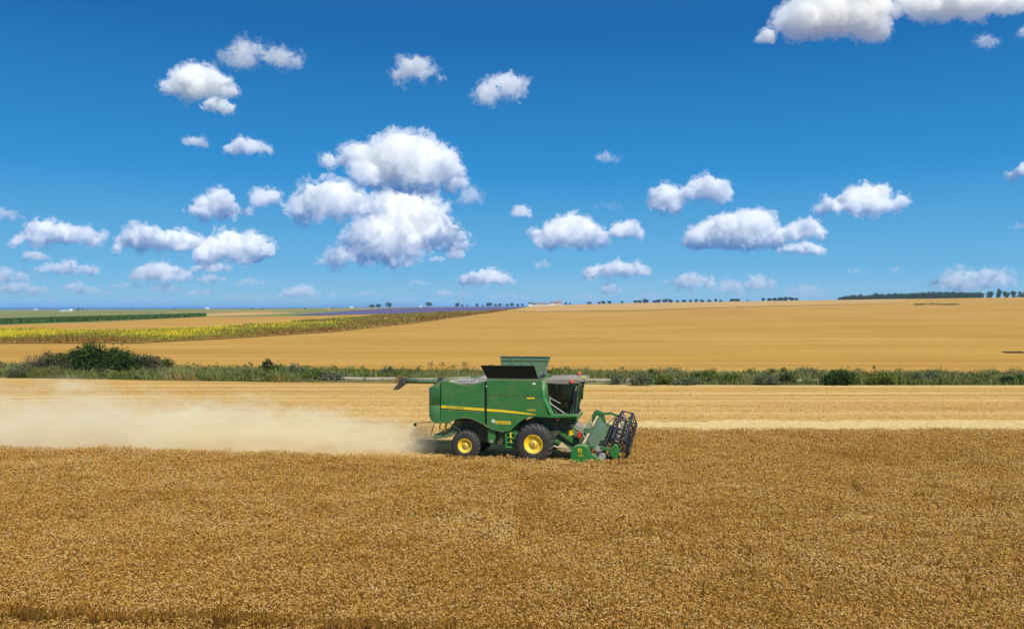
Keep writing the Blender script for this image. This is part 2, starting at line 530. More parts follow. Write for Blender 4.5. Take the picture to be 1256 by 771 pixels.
for i, (pieces, label, thick) in enumerate(C):
    cloud(pieces, label, thick, seed=100 + i, rough=1.0 if thick > 0.2 else 1.5)
# ------------------------------------------------------------------ near ground: soil under the crop, stubble, verge, track
def near_edge(x):
    """the line up to which the crop has been cut behind and beside the machine"""
    return np.interp(x, [-60, -27, -12, 0, 3.4], [46.0, 44.0, 42.2, 40.5, 39.6])


FAR_EDGE = 50.2       # the older cut edge on the right

m = NT("crop_floor")
p = m.pos()
g = m.noise(p, 9.0, 5, 0.75)
M_floor = m.done(m.bsdf(m.ramp(g, [(0.3, (0.075, 0.042, 0.014)), (0.55, (0.20, 0.115, 0.035)), (0.75, (0.32, 0.20, 0.07))]), 0.95, normal=m.bump(g, 0.6, 0.08), spec=0.05))
sheet("soil", np.linspace(-75, 75, 60), np.linspace(-12, 51, 40), M_floor, dz=0.0)

m = NT("stubble_ground")
p = m.pos()
rows = m.noise(m.mapping(p, (0.05, 3.2, 0)), 1.0, 5, 0.65)
belts = m.noise(m.mapping(p, (0.010, 0.36, 0), loc=(3, 5, 0)), 1.0, 4, 0.6)
bits = m.noise(m.mapping(p, (2.2, 7.0, 0)), 1.0, 6, 0.8)
clods = m.noise(m.mapping(p, (0.6, 2.2, 0)), 1.0, 5, 0.75)
c = m.ramp(belts, [(0.34, (0.50, 0.27, 0.065)), (0.5, (0.66, 0.40, 0.105)), (0.64, (0.78, 0.56, 0.22))])
c = m.mix(m.maprange(rows, 0.42, 0.66, 0.0, 0.75), c, (0.40, 0.20, 0.045))
c = m.mix(m.maprange(bits, 0.50, 0.72, 0.0, 0.7), c, (0.84, 0.64, 0.32))
c = m.mix(m.maprange(clods, 0.56, 0.74, 0.0, 0.75), c, (0.26, 0.14, 0.04))
M_stubble = m.done(m.bsdf(c, 0.95, normal=m.bump(bits, 0.6, 0.1), spec=0.05))


def stub_poly():
    xs_ = np.concatenate([np.linspace(-260, -30, 24), np.linspace(-28, 6.4, 36)])
    return xs_


def ribbon_sheet(name, xs_, ylo, yhi, mat, dz, n=8):
    t = np.linspace(0, 1, n)
    rows_ = []
    for x in xs_:
        a, b = float(ylo(x)), float(yhi(x))
        y = a + (b - a) * t
        rows_.append(np.stack([np.full(n, x), y, height(np.full(n, x), y) + dz], -1))
    v = np.array(rows_).reshape(-1, 3)
    k = len(xs_)
    i = (np.arange(k - 1)[:, None] * n + np.arange(n - 1)[None, :]).ravel()
    f = np.stack([i, i + n, i + n + 1, i + 1], -1)
    return tag(link(name, np_mesh(name, v, f, smooth=True), mat), kind="structure")


def verge_near(x):
    return float(np.interp(x, [-280, -59, -27, 0, 26, 280], [104, 93.7, 88.6, 86.3, 85.0, 84.5]))


ribbon_sheet("stubble", np.concatenate([np.linspace(-280, -30, 20), np.linspace(-28, 6.4, 30)]), lambda x: near_edge(x) - 0.05 if x < 3.4 else 39.6 + (x - 3.4) * 3.4, lambda x: verge_near(x) + 2, M_stubble, 0.012, 14)
ribbon_sheet("stubble", np.concatenate([np.linspace(6.4, 30, 20), np.linspace(34, 280, 20)]), lambda x: FAR_EDGE - 0.05, lambda x: verge_near(x) + 2, M_stubble, 0.012, 12)

# the pale swath of fresh straw along the older edge
m = NT("fresh_straw")
p = m.pos()
s1 = m.noise(m.mapping(p, (1.6, 6.0, 0)), 1.0, 6, 0.8)
M_straw = m.done(m.bsdf(m.ramp(s1, [(0.28, (0.62, 0.40, 0.12)), (0.5, (0.82, 0.60, 0.25)), (0.75, (0.90, 0.74, 0.40))]), 0.9, normal=m.bump(s1, 0.7, 0.15), spec=0.1))


# standing crop, every stalk with an ear, a stem and a withered leaf
def smooth_noise(x, y, s, seed):
    r = np.random.default_rng(seed)
    g_ = r.normal(size=(96, 96))
    u = (x / s) % 95; v = (y / s) % 95
    i = np.floor(u).astype(int); j = np.floor(v).astype(int)
    fu = u - i; fv = v - j
    fu = fu * fu * (3 - 2 * fu); fv = fv * fv * (3 - 2 * fv)
    return (g_[i, j] * (1 - fu) * (1 - fv) + g_[i + 1, j] * fu * (1 - fv) + g_[i, j + 1] * (1 - fu) * fv + g_[i + 1, j + 1] * fu * fv)


def wheat_points():
    out = []
    for (d0, d1, dens) in ((8.5, 13.5, 110), (13.5, 21, 230), (21, 29, 215), (29, 37, 190), (37, 51, 165)):
        halfw = 0.66 * d1 + 4.0
        n = int(dens * (d1 - d0) * 2 * halfw)
        x = rng.uniform(-halfw, halfw, n); y = rng.uniform(d0, d1, n)
        lim = np.where(x < 3.4, near_edge(x), np.where(x < 6.6, 39.6 + (x - 3.4) * 3.4, FAR_EDGE + 0.12 * np.sin(x * 0.8)))
        lim = lim + rng.normal(0, 0.08, n)
        keep = (y < lim) & (np.abs(x) < 0.66 * y + 4.5)
        out.append(np.stack([x[keep], y[keep]], -1))
    return np.concatenate(out)


P = wheat_points()
# wheel track of the sprayer, running slightly across the view at the lower left
tl = np.interp(P[:, 0], [-20, -13, -8, -4, 2, 8], [20.6, 20.15, 19.75, 19.35, 18.75, 18.2])
half = np.interp(P[:, 0], [-20, -13, -6, -1, 4], [0.48, 0.44, 0.36, 0.18, 0.0]) + 0.10 * smooth_noise(P[:, 0], P[:, 1], 0.5, 3)
P = P[np.abs(P[:, 1] - tl) > half]
# thin patches
thin = smooth_noise(P[:, 0], P[:, 1] * 1.6, 0.9, 8)
P = P[~((thin > 1.15) & (rng.random(len(P)) < 0.55))]
N = len(P)
px_, py_ = P[:, 0], P[:, 1]
far = np.clip((py_ - 18) / 30, 0, 1)
swell = 0.045 * smooth_noise(px_, py_, 2.4, 5) + 0.03 * smooth_noise(px_, py_ * 1.5, 0.7, 6)
hgt = 0.70 + swell + rng.normal(0, 0.035, N)
az = rng.normal(-0.4, 1.25, N)                          # mostly nodding downwind
lean = np.abs(rng.normal(0.10, 0.07, N))
dx, dy = np.cos(az), np.sin(az)
top = np.stack([px_ + dx * lean, py_ + dy * lean, hgt], -1)
base = np.stack([px_, py_, np.full(N, 0.0)], -1)
droop = np.clip(rng.normal(0.15, 0.65, N), -1.2, 1.1)   # ear pitch: up .. hanging
L = rng.uniform(0.08, 0.125, N) * (1 + 0.05 * far)
wid = rng.uniform(0.009, 0.0125, N) * (1 + 0.55 * far)
ax = np.stack([dx * np.cos(droop), dy * np.cos(droop), -np.sin(droop)], -1)
ax2 = ax + np.stack([dx * 0.2, dy * 0.2, np.full(N, -0.5)], -1)
ax2 /= np.linalg.norm(ax2, axis=1, keepdims=True)
side = np.stack([-dy, dx, np.zeros(N)], -1)
upv = np.cross(side, ax)
p1 = top + ax * (L * 0.45)[:, None]
p2 = p1 + ax2 * (L * 0.55)[:, None]


def ring(c, r):
    vs = []
    for a in (0.5, 2.6, 4.7):
        vs.append(c + side * (np.cos(a) * r)[:, None] + upv * (np.sin(a) * r)[:, None])
    return vs


ra, rb = ring(top + ax * (L * 0.12)[:, None], wid), ring(p1 + ax2 * (L * 0.22)[:, None], wid * 0.9)
sw = (0.0032 * (1 + 0.8 * far))[:, None]
th = rng.uniform(0, np.pi, N)
sdir = np.stack([np.cos(th), np.sin(th), np.zeros(N)], -1) * 0.6 + np.array([0.75, 0, 0])
mid = base * 0.45 + top * 0.55 + np.stack([-dx, -dy, np.zeros(N)], -1) * 0.01
la = rng.uniform(0, 2 * np.pi, N)
ld = np.stack([np.cos(la), np.sin(la), np.zeros(N)], -1)
l0 = base * 0.35 + top * 0.65
ll = rng.uniform(0.08, 0.2, N)[:, None]
l1 = l0 + ld * ll * 0.6 + np.array([0, 0, 1.0]) * ll * 0.45
l2 = l1 + ld * ll * 0.6 - np.array([0, 0, 1.0]) * ll * rng.uniform(0.3, 1.0, N)[:, None]
lw = np.stack([-ld[:, 1], ld[:, 0], np.zeros(N)], -1) * 0.006
V = [top, *ra, *rb, p2,                                  # 0..7 ear
     base - sdir * sw, base + sdir * sw, mid - sdir * sw, mid + sdir * sw, top - sdir * sw * .8, top + sdir * sw * .8,   # 8..13 stem
     l0 - lw * .6, l0 + lw * .6, l1 - lw, l1 + lw, l2 - lw * .2, l2 + lw * .2]   # 14..19 leaf
K = len(V)
verts = np.stack(V, 1).reshape(-1, 3)
tri = np.array([[0, 2, 1], [0, 3, 2], [0, 1, 3], [4, 5, 7], [5, 6, 7], [6, 4, 7]])
quad = np.array([[1, 2, 5, 4], [2, 3, 6, 5], [3, 1, 4, 6], [8, 9, 11, 10], [10, 11, 13, 12], [14, 15, 17, 16], [16, 17, 19, 18]])
off = (np.arange(N) * K)[:, None, None]
tone_base = np.clip(0.64 + 0.17 * rng.normal(size=N) + 0.05 * smooth_noise(px_, py_, 3.5, 9) + 0.05 * smooth_noise(px_, py_, 0.9, 10), 0.05, 0.98)
tn = np.repeat(tone_base[:, None], K, 1)
tn[:, 8:10] = 0.10 + 0.08 * rng.random((N, 1))  # stems darken downwards: shade between the stalks is put into the tone
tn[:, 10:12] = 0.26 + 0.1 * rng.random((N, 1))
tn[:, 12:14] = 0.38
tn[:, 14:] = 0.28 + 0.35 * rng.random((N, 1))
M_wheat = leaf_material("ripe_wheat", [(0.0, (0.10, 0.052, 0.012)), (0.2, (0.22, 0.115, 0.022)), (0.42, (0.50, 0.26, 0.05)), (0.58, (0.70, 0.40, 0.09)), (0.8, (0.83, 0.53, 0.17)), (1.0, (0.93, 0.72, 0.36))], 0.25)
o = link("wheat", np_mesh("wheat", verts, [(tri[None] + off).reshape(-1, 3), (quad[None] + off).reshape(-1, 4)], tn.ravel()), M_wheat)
tag(o, "standing ripe brown wheat filling the front of the picture", "wheat", kind="stuff")
print("wheat stalks", N)

# cut stalks left in rows
def stubs():
    ys_ = np.arange(41.5, 84, 0.42)
    pts = []
    for k, y in enumerate(ys_):
        dens = np.interp(y, [40, 55, 84], [4.0, 2.4, 1.2])
        hw = 0.68 * y + 3
        n = int(dens * 2 * hw)
        x = rng.uniform(-hw, hw, n)
        yy = y + rng.normal(0, 0.035, n)
        lo = np.where(x < 3.4, near_edge(x) + 0.1, np.where(x < 6.4, 39.6 + (x - 3.4) * 3.4 + .3, 58.5))
        gap = smooth_noise(x * 0.25, yy * 2.2, 1.3, 21) > 0.25
        keep = (yy > lo) & ~gap
        pts.append(np.stack([x[keep], yy[keep]], -1))
    return np.concatenate(pts)


S = stubs()
n = len(S)
hh = rng.uniform(0.05, 0.13, n)
aa = rng.uniform(0, 2 * np.pi, n)
b0 = np.stack([S[:, 0], S[:, 1], np.zeros(n)], -1)
t0 = b0 + np.stack([np.cos(aa) * 0.05, np.sin(aa) * 0.05, hh], -1)
wv = np.stack([np.full(n, 0.02), rng.normal(0, 0.008, n), np.zeros(n)], -1)
# loose straw lying about
n2 = 60000
sx = rng.uniform(-45, 45, n2); sy = 43 + 27 * rng.random(n2) ** 1.3
ok = (sy > np.where(sx < 3.4, near_edge(sx), np.where(sx < 6.4, 50, FAR_EDGE)) + 0.1) & (np.abs(sx) < 0.68 * sy + 2)
sx, sy = sx[ok], sy[ok]; n2 = len(sx)
sa = rng.uniform(0, np.pi, n2); sl = rng.uniform(0.06, 0.16, n2)
c0 = np.stack([sx, sy, rng.uniform(0.03, 0.10, n2)], -1)
e = np.stack([np.cos(sa) * sl, np.sin(sa) * sl, rng.normal(0, 0.02, n2)], -1)
pw = np.stack([-np.sin(sa) * 0.008, np.cos(sa) * 0.008, np.full(n2, 0.004)], -1)
vs = np.concatenate([np.stack([b0 - wv, b0 + wv, t0 + wv * 1.3, t0 - wv * 1.3], 1).reshape(-1, 3), np.stack([c0 - e - pw, c0 + e - pw, c0 + e + pw, c0 - e + pw], 1).reshape(-1, 3)])
fs = np.arange(len(vs)).reshape(-1, 4)
tt = np.concatenate([np.repeat(np.clip(rng.normal(0.52, 0.16, n), 0, 1), 4), np.repeat(np.clip(rng.normal(0.75, 0.15, n2), 0, 1), 4)])
M_cut = leaf_material("cut_straw", [(0.0, (0.30, 0.17, 0.045)), (0.5, (0.62, 0.39, 0.12)), (0.8, (0.78, 0.58, 0.26)), (1.0, (0.86, 0.70, 0.40))], 0.15)
o = link("cut_stalks", np_mesh("cut_stalks", vs, fs, tt), M_cut)
tag(o, "rows of short cut stalks and loose straw on the harvested strip", "stubble", kind="stuff")

o = ribbon_sheet("straw_swath", np.linspace(6.6, 120, 420), lambda x: 53.6 + 0.15 * math.sin(x), lambda x: 58.2 + 0.35 * math.sin(x * 0.45) + 0.3 * float(smooth_noise(np.array(x), np.array(3.0), 0.6, 61)) + 0.4 * float(smooth_noise(np.array(x), np.array(9.0), 2.5, 62)), M_straw, 0.05, 5)
# ------------------------------------------------------------------ plants
def leaf_cloud(blobs, size, per_m3, r, tone=(0.5, 0.15), clump=0.35, squash=0.7, holes=0.25):
    """leaf sized faces through lumpy volumes; blobs: (x, y, z, rx, ry, rz). Whole clumps differ in tone."""
    pts, tn, sz = [], [], []
    for (bx, by, bz, rx, ry, rz) in blobs:
        vol = 4.19 * rx * ry * rz
        nc = max(5, int(7 * (rx * ry * rz) ** 0.34 * 3))
        n = int(vol * per_m3 / nc) + 3
        for c in range(nc):
            d = r.normal(size=3); d /= np.linalg.norm(d)
            rad = r.random() ** 0.4
            c0 = np.array([bx, by, bz]) + d * rad * np.array([rx, ry, rz]) * 0.86
            cr = np.array([rx, ry, rz]).mean() * r.uniform(0.24, 0.46)
            q = r.normal(size=(n, 3)) * cr * np.array([0.62, 0.62, 0.5]) + c0
            pts.append(q)
            tn.append(np.clip(r.normal(tone[0] + r.normal() * clump * 0.5, tone[1], n), 0, 1))
            sz.append(np.full(n, size) * r.uniform(0.6, 1.35, n))
    p = np.concatenate(pts); t = np.concatenate(tn); s = np.concatenate(sz)
    keep = p[:, 2] > 0.02
    p, t, s = p[keep], t[keep], s[keep]
    n = len(p)
    u = r.normal(size=(n, 3)); u /= np.linalg.norm(u, axis=1, keepdims=True)
    w = r.normal(size=(n, 3)); w = np.cross(u, w); w /= np.linalg.norm(w, axis=1, keepdims=True)
    u *= s[:, None] * 0.5; w *= (s * squash)[:, None] * 0.5
    v = np.stack([p - u - w * .5, p + w - u * .1, p + u + w * .3, p - w + u * .2], 1).reshape(-1, 3)
    return v, np.arange(len(v)).reshape(-1, 4), np.repeat(t, 4)


def tube_arrays(path, radii, sides=6):
    path = np.array(path, float)
    vs = []
    for i, p in enumerate(path):
        d = path[min(i + 1, len(path) - 1)] - path[max(i - 1, 0)]
        d /= np.linalg.norm(d) + 1e-9
        a = np.cross(d, [0.3, 1, 0.1]); a /= np.linalg.norm(a) + 1e-9
        b = np.cross(d, a)
        for k in range(sides):
            t = 2 * math.pi * k / sides
            vs.append(p + (a * math.cos(t) + b * math.sin(t)) * radii[i])
    fs = []
    for i in range(len(path) - 1):
        for k in range(sides):
            k2 = (k + 1) % sides
            fs.append((i * sides + k, i * sides + k2, (i + 1) * sides + k2, (i + 1) * sides + k))
    return np.array(vs), np.array(fs)


def limbs(r, h, spread_, n, rad, z0=0.0):
    V_, F_, o_ = [], [], 0
    for i in range(n):
        a = r.uniform(0, 2 * math.pi); s = spread_ * r.uniform(0.3, 1.0)
        e = np.array([math.cos(a) * s, math.sin(a) * s, h * r.uniform(0.65, 0.95)])
        m_ = e * 0.5 + np.array([r.normal() * .12, r.normal() * .12, 0.05 * h])
        v, f = tube_arrays([(r.normal() * .06, r.normal() * .06, z0 - .1), m_ * [.6, .6, .7], m_ * [1.3, 1.3, 1.15], e], [rad, rad * .75, rad * .5, rad * .2], 5)
        V_.append(v); F_.append(f + o_); o_ += len(v)
    return np.concatenate(V_), np.concatenate(F_)


M_dark = leaf_material("dark_leaves", [(0, (0.018, 0.040, 0.010)), (0.5, (0.045, 0.085, 0.018)), (1, (0.10, 0.155, 0.03))], 0.25)
M_grey = leaf_material("grey_green_leaves", [(0, (0.08, 0.11, 0.05)), (0.5, (0.16, 0.195, 0.10)), (1, (0.19, 0.22, 0.14))], 0.25)
M_twig = leaf_material("dry_twigs", [(0, (0.07, 0.065, 0.04)), (0.5, (0.13, 0.12, 0.07)), (1, (0.22, 0.20, 0.12))], 0.2)
M_green = leaf_material("fresh_leaves", [(0, (0.07, 0.11, 0.02)), (0.5, (0.15, 0.20, 0.035)), (1, (0.19, 0.25, 0.05))], 0.3)
m = NT("bark")
g = m.noise(m.obj(), 14, 5, 0.7)
M_bark = m.done(m.bsdf(m.ramp(g, [(0.3, (0.05, 0.036, 0.025)), (0.7, (0.17, 0.13, 0.09))]), 0.95, normal=m.bump(g, 0.6, 0.02)))


def shrub(px, by, wpx, ty, kind, label, dense=1.0, group="shrubs along the field verge", name="shrub"):
    x, d, z = ground_at(px, by)
    k = d / FPX
    w, h = wpx * k, (by - ty) * k
    r = np.random.default_rng(int(px * 7 + by))
    root = empty(name, (x, d, z))
    tag(root, label, "shrub", group)
    blobs = []
    nb = max(2, int(w / h * 2.2))
    for i in range(nb):
        t = (i + 0.5) / nb - 0.5
        hh_ = h * (1 - 1.1 * t * t) * r.uniform(0.8, 1.0)
        rz = hh_ * 0.40
        blobs.append((t * w * 0.9, r.uniform(-.25, .25) * w * .5, hh_ * 1.04 - rz, max(w / nb * 0.95, rz * .9), max(0.5, w * 0.30), rz * 1.08))
        blobs.append((t * w * 0.85, r.uniform(-.3, .3) * w * .5, hh_ * 0.36, w / nb * 0.75, max(0.4, w * 0.3), hh_ * 0.33))
    mat, size, dens, tone = {"dark": (M_dark, .22, 120, (.45, .2)), "grey": (M_grey, .17, 190, (.5, .2)), "twig": (M_twig, .15, 120, (.5, .2)), "green": (M_green, .19, 170, (.45, .2))}[kind]
    v, f, t = leaf_cloud(blobs, size, dens * dense, r, tone)
    link("foliage", np_mesh("foliage", v, f, t), mat, root)
    v, f = limbs(r, h * 0.85, w * 0.38, 7, 0.05 + 0.012 * h)
    link("stem", np_mesh("stem", v, f, smooth=True), M_bark, root)
    return root


SH = [
 (30, 463, 44, 447, "grey", "low grey green shrub near the left edge of the picture, half veiled by dust"),
 (62, 462, 52, 432, "twig", "dull brownish shrub on the left side of the big dark bushes"),
 (88, 461, 50, 428, "dark", "dark bush leaning against the left of the tallest bush"),
 (124, 460, 74, 421, "dark", "tallest dark green bush on the verge at the left"),
 (155, 461, 46, 428, "dark", "dark bush against the right side of the tallest bush"),
 (174, 461, 34, 431, "twig", "thin twiggy grey shrub between the big dark bushes and the small dark one"),
 (197, 457, 24, 436, "dark", "small dark green bush at the right end of the big bush group"),
 (327, 460, 15, 437, "dark", "small round dark bush standing alone over the verge weeds"),
 (339, 460, 12, 444, "green", "little green bush touching the right of the lone round bush"),
 (360, 464, 30, 446, "grey", "pale grey green shrub right of the lone round bush"),
 (381, 468, 20, 450, "green", "upright green bush left of the open stretch of dirt track"),
 (398, 467, 22, 452, "grey", "grey leaved shrub beside the upright green bush"),
 (415, 467, 18, 453, "grey", "grey shrub at the left end of the open dirt track"),
 (478, 461, 22, 448, "grey", "pale grey shrub behind the dirt track, left of the unloading pipe"),
 (758, 472, 20, 457, "grey", "dark grey shrub in front of the whitish track, right of the cab"),
 (788, 473, 28, 456, "grey", "round blue grey shrub closing the whitish stretch of track"),
 (812, 472, 24, 459, "green", "green shrub right of the round blue grey one"),
 (843, 472, 36, 461, "grey", "broad low silvery shrub in the verge right of the combine"),
 (866, 470, 32, 455, "green", "tall green shrub behind the broad silvery one"),
 (898, 471, 34, 458, "green", "bushy green shrub midway along the right hand verge"),
 (941, 472, 30, 458, "grey", "grey green shrub left of the yellowish weeds"),
 (966, 472, 18, 455, "dark", "narrow dark shrub beside the yellowish weeds"),
 (1030, 472, 44, 454, "dark", "wide dark green shrub right of the yellowish weeds"),
 (1083, 472, 36, 458, "green", "low green shrub in the right hand verge, under the left end of the far wood"),
 (1136, 471, 34, 456, "grey", "grey green shrub under the small far spinney"),
 (1171, 470, 16, 452, "grey", "tallest pointed shrub of the right hand verge"),
 (1200, 470, 34, 459, "green", "green shrub right of the tall pointed one"),
 (1244, 471, 36, 460, "dark", "dark low shrub at the right edge of the picture"),
]
for a in SH: shrub(*a[:5], a[5])

# dirt track behind the front weeds
m = NT("dirt_track")
g = m.noise(m.mapping(m.pos(), (0.35, 1.4, 0)), 1.0, 5, 0.7)
M_track = m.done(m.bsdf(m.ramp(g, [(0.35, (0.34, 0.25, 0.14)), (0.6, (0.54, 0.45, 0.33))]), 0.95, normal=m.bump(g, 0.3, 0.05)))
m = NT("verge_soil")
g = m.noise(m.mapping(m.pos(), (0.5, 1.2, 0)), 1.0, 5, 0.7)
M_verge = m.done(m.bsdf(m.ramp(g, [(0.3, (0.10, 0.09, 0.035)), (0.5, (0.20, 0.16, 0.06)), (0.7, (0.36, 0.24, 0.08))]), 0.95))
XV = np.linspace(-300, 300, 901)
ribbon_sheet("verge", XV, verge_near, lambda x: verge_near(x) + 13.5, M_verge, 0.03, 8)
ribbon_sheet("dirt_track", XV, lambda x: verge_near(x) + 3.9 + 0.35 * math.sin(x * 1.3) + 0.25 * math.sin(x * 3.1), lambda x: verge_near(x) + 6.7 + 0.3 * math.sin(x * 0.9 + 1), M_track, 0.05, 4)


def blades(x, y, h, w, r, lean=0.35):
    n = len(x)
    a = r.uniform(0, 2 * np.pi, n)
    b = np.stack([x, y, height(x, y)], -1)
    sd = np.stack([np.cos(a), np.sin(a), np.zeros(n)], -1) * w[:, None] * 0.5
    l = r.normal(size=(n, 2)) * lean * h[:, None]
    mid = b + np.stack([l[:, 0] * .35, l[:, 1] * .35, h * .55], -1)
    tip = b + np.stack([l[:, 0], l[:, 1], h], -1)
    v = np.stack([b - sd * .6, b + sd * .6, mid + sd, mid - sd, tip + sd * .3, tip - sd * .3], 1).reshape(-1, 3)
    i = np.arange(n)[:, None] * 6
    f = np.concatenate([i + [0, 1, 2, 3], i + [3, 2, 4, 5]])
    return v, f


def open_track(x):
    return ((x > -23) & (x < -12.5)) | ((x > 7.0) & (x < 14.5))


def verge_weeds():
    r = np.random.default_rng(77)
    q = np.linspace(-84, 84, 400)
    base = np.array([verge_near(c) for c in q])
    edge = lambda x: np.interp(x, [-84, -50, -20, 20, 84], [1.45, 1.4, 1.05, 1.0, 1.05])
    n = 95000
    x = r.uniform(-84, 84, n)
    vn = np.interp(x, q, base)
    front = r.random(n) < 0.5
    y = np.where(front, vn + 0.1 + 3.4 * r.random(n), vn + 7.0 + 5.8 * r.random(n))
    keep = ~(open_track(x) & front & (r.random(n) < 0.78))
    keep &= ~((smooth_noise(x, y, 2.2, 31) < -0.5) & (r.random(n) < 0.7))
    x, y, front = x[keep], y[keep], front[keep]
    hn = smooth_noise(x, y, 3.1, 33); h2 = smooth_noise(x, y, 0.8, 34)
    h = np.clip(0.50 + 0.16 * hn + 0.14 * h2 + 0.16 * r.normal(size=len(x)), 0.1, 1.4) * edge(x) * np.where(open_track(x) & front, .5, 1)
    v, f = blades(x, y, h, np.clip(r.normal(0.07, 0.03, len(x)), 0.03, 0.16), r, 0.4)
    zone = smooth_noise(x, y * 0.6, 4.5, 35)
    t = np.clip(0.50 + 0.13 * zone + 0.14 * r.normal(size=len(x)) + 0.08 * h2, 0.02, 0.92)
    dry = (smooth_noise(x, y, 2.6, 41) > 0.9) & (r.random(len(x)) < 0.7)
    t[dry] = 0.97
    V_, F_, T_ = [v], [f], [np.repeat(t[:, None], 6, 1).ravel()]
    off_ = len(v)
    # leafy clumps of forbs of many sizes
    for i in range(420):
        cx_ = r.uniform(-82, 82)
        vn_ = float(np.interp(cx_, q, base))
        fr = r.random() < 0.5
        cy_ = vn_ + (r.uniform(0.3, 3.2) if fr else r.uniform(7.2, 12.5))
        if open_track(np.array(cx_)) and fr and r.random() < 0.85: continue
        hgt_ = r.uniform(0.4, 1.2) * float(edge(cx_)) * (1.12 if not fr else 1.0)
        wd = r.uniform(0.5, 1.5)
        z0 = float(height(cx_, cy_))
        tone_ = float(np.clip(r.choice([.2, .35, .5, .62, .75, .97], p=[.2, .22, .24, .2, .1, .04]) + r.normal() * .05, 0, 1))
        vv, ff, tt_ = leaf_cloud([(cx_, cy_, z0 + hgt_ * .5, wd * .6, .5, hgt_ * .5)], r.uniform(.10, .2), 150, r, (tone_, .1), 0.2)
        V_.append(vv); F_.append(ff + off_); T_.append(tt_); off_ += len(vv)
    mat = leaf_material("verge_weeds", [(0.0, (0.05, 0.075, 0.02)), (0.25, (0.12, 0.15, 0.032)), (0.45, (0.21, 0.245, 0.055)), (0.62, (0.27, 0.275, 0.10)), (0.78, (0.27, 0.29, 0.15)), (0.9, (0.36, 0.30, 0.09)), (1.0, (0.42, 0.25, 0.07))], 0.3)
    tag(link("weeds", np_mesh("weeds", np.concatenate(V_), np.concatenate(F_), np.concatenate(T_)), mat), "rough green weeds and grasses filling the field verge", "weeds", kind="stuff")


verge_weeds()


def tall_weed(px, by, ty, label, tone):
    x, d, z = ground_at(px, by)
    h = (by - ty) * d / FPX
    r = np.random.default_rng(int(px))
    root = empty("tall_weed", (x, d, z))
    tag(root, label, "weed", "tall dry weeds above the verge")
    v, f = limbs(r, h * 1.0, h * 0.22, 5, 0.02)
    link("stem", np_mesh("stem", v, f), M_twig, root)
    v, f, t = leaf_cloud([(0, 0, h * .74, h * .22, h * .22, h * .28)], 0.13, 160, r, (tone, .15))
    link("seed_head", np_mesh("seed_head", v, f, t), M_weedhead, root)


M_weedhead = leaf_material("seed_heads", [(0, (0.09, 0.05, 0.03)), (0.5, (0.27, 0.20, 0.08)), (1, (0.40, 0.33, 0.13))], 0.3)
tall_weed(528, 460, 441, "tall tan weed above the unloading pipe, leftmost of three", .6)
tall_weed(542, 460, 443, "tan weed in the middle of three above the unloading pipe", .55)
tall_weed(570, 460, 441, "tall tan weed nearest the grain tank, rightmost of three", .6)
tall_weed(265, 460, 444, "dark headed dock weed left of the lone round bush, taller one", .12)
tall_weed(290, 460, 446, "dark headed dock weed left of the lone round bush, shorter one", .12)

# flowering and withered plants on the long curved field
def dry_plants():
    r = np.random.default_rng(5)
    lo, up = np.array(L1), np.array(L2)
    n = 26000
    px = r.uniform(-120, 622, n)
    t = r.random(n) ** 0.8
    a = np.interp(px, lo[:, 0], lo[:, 1]); b = np.interp(px, up[:, 0], up[:, 1])
    X, Y = [], []
    # sample lines on the ground and interpolate between them
    cols = np.linspace(-120, 622, 160)
    A_ = np.array([ground_at(c, np.interp(c, lo[:, 0], lo[:, 1]))[:2] for c in cols])
    B_ = np.array([ground_at(c, min(np.interp(c, up[:, 0], up[:, 1]), np.interp(c, lo[:, 0], lo[:, 1]) - .1))[:2] for c in cols])
    ax_ = np.interp(px, cols, A_[:, 0]); ay_ = np.interp(px, cols, A_[:, 1])
    bx_ = np.interp(px, cols, B_[:, 0]); by_ = np.interp(px, cols, B_[:, 1])
    x = ax_ + (bx_ - ax_) * t; y = ay_ + (by_ - ay_) * t
    h = r.uniform(0.6, 1.4, n) * (0.8 + 0.2 * smooth_noise(x, y, 14, 2)) * 1.1
    v, f = blades(x, y, h, r.uniform(0.35, 0.9, n) * np.clip(y / 300, .6, 1.6), r, 0.15)
    patch = smooth_noise(x, y * 0.5, 16, 50) + 0.6 * smooth_noise(x, y, 5, 51)
    yel = np.clip(np.interp(px, [0, 250, 400, 600], [0.75, 0.68, 0.45, 0.25]) + np.interp(t, [0, .3, .7], [-.35, 0, .12]) + 0.16 * patch + 0.12 * r.normal(size=n), 0, 1)
    T = np.stack([yel * .25, yel * .25, yel * .7, yel * .7, yel, yel], 1)
    mat = leaf_material("flowering_plants", [(0.0, (0.26, 0.13, 0.035)), (0.25, (0.36, 0.22, 0.05)), (0.45, (0.22, 0.22, 0.045)), (0.62, (0.46, 0.40, 0.04)), (0.8, (0.78, 0.62, 0.04)), (1.0, (0.88, 0.72, 0.05))], 0.35)
    tag(link("flowering_plants", np_mesh("flowering_plants", v, f, T.ravel()), mat), "yellow flowering and withered brown plants in the long curved strip", "plants", kind="stuff")


dry_plants()

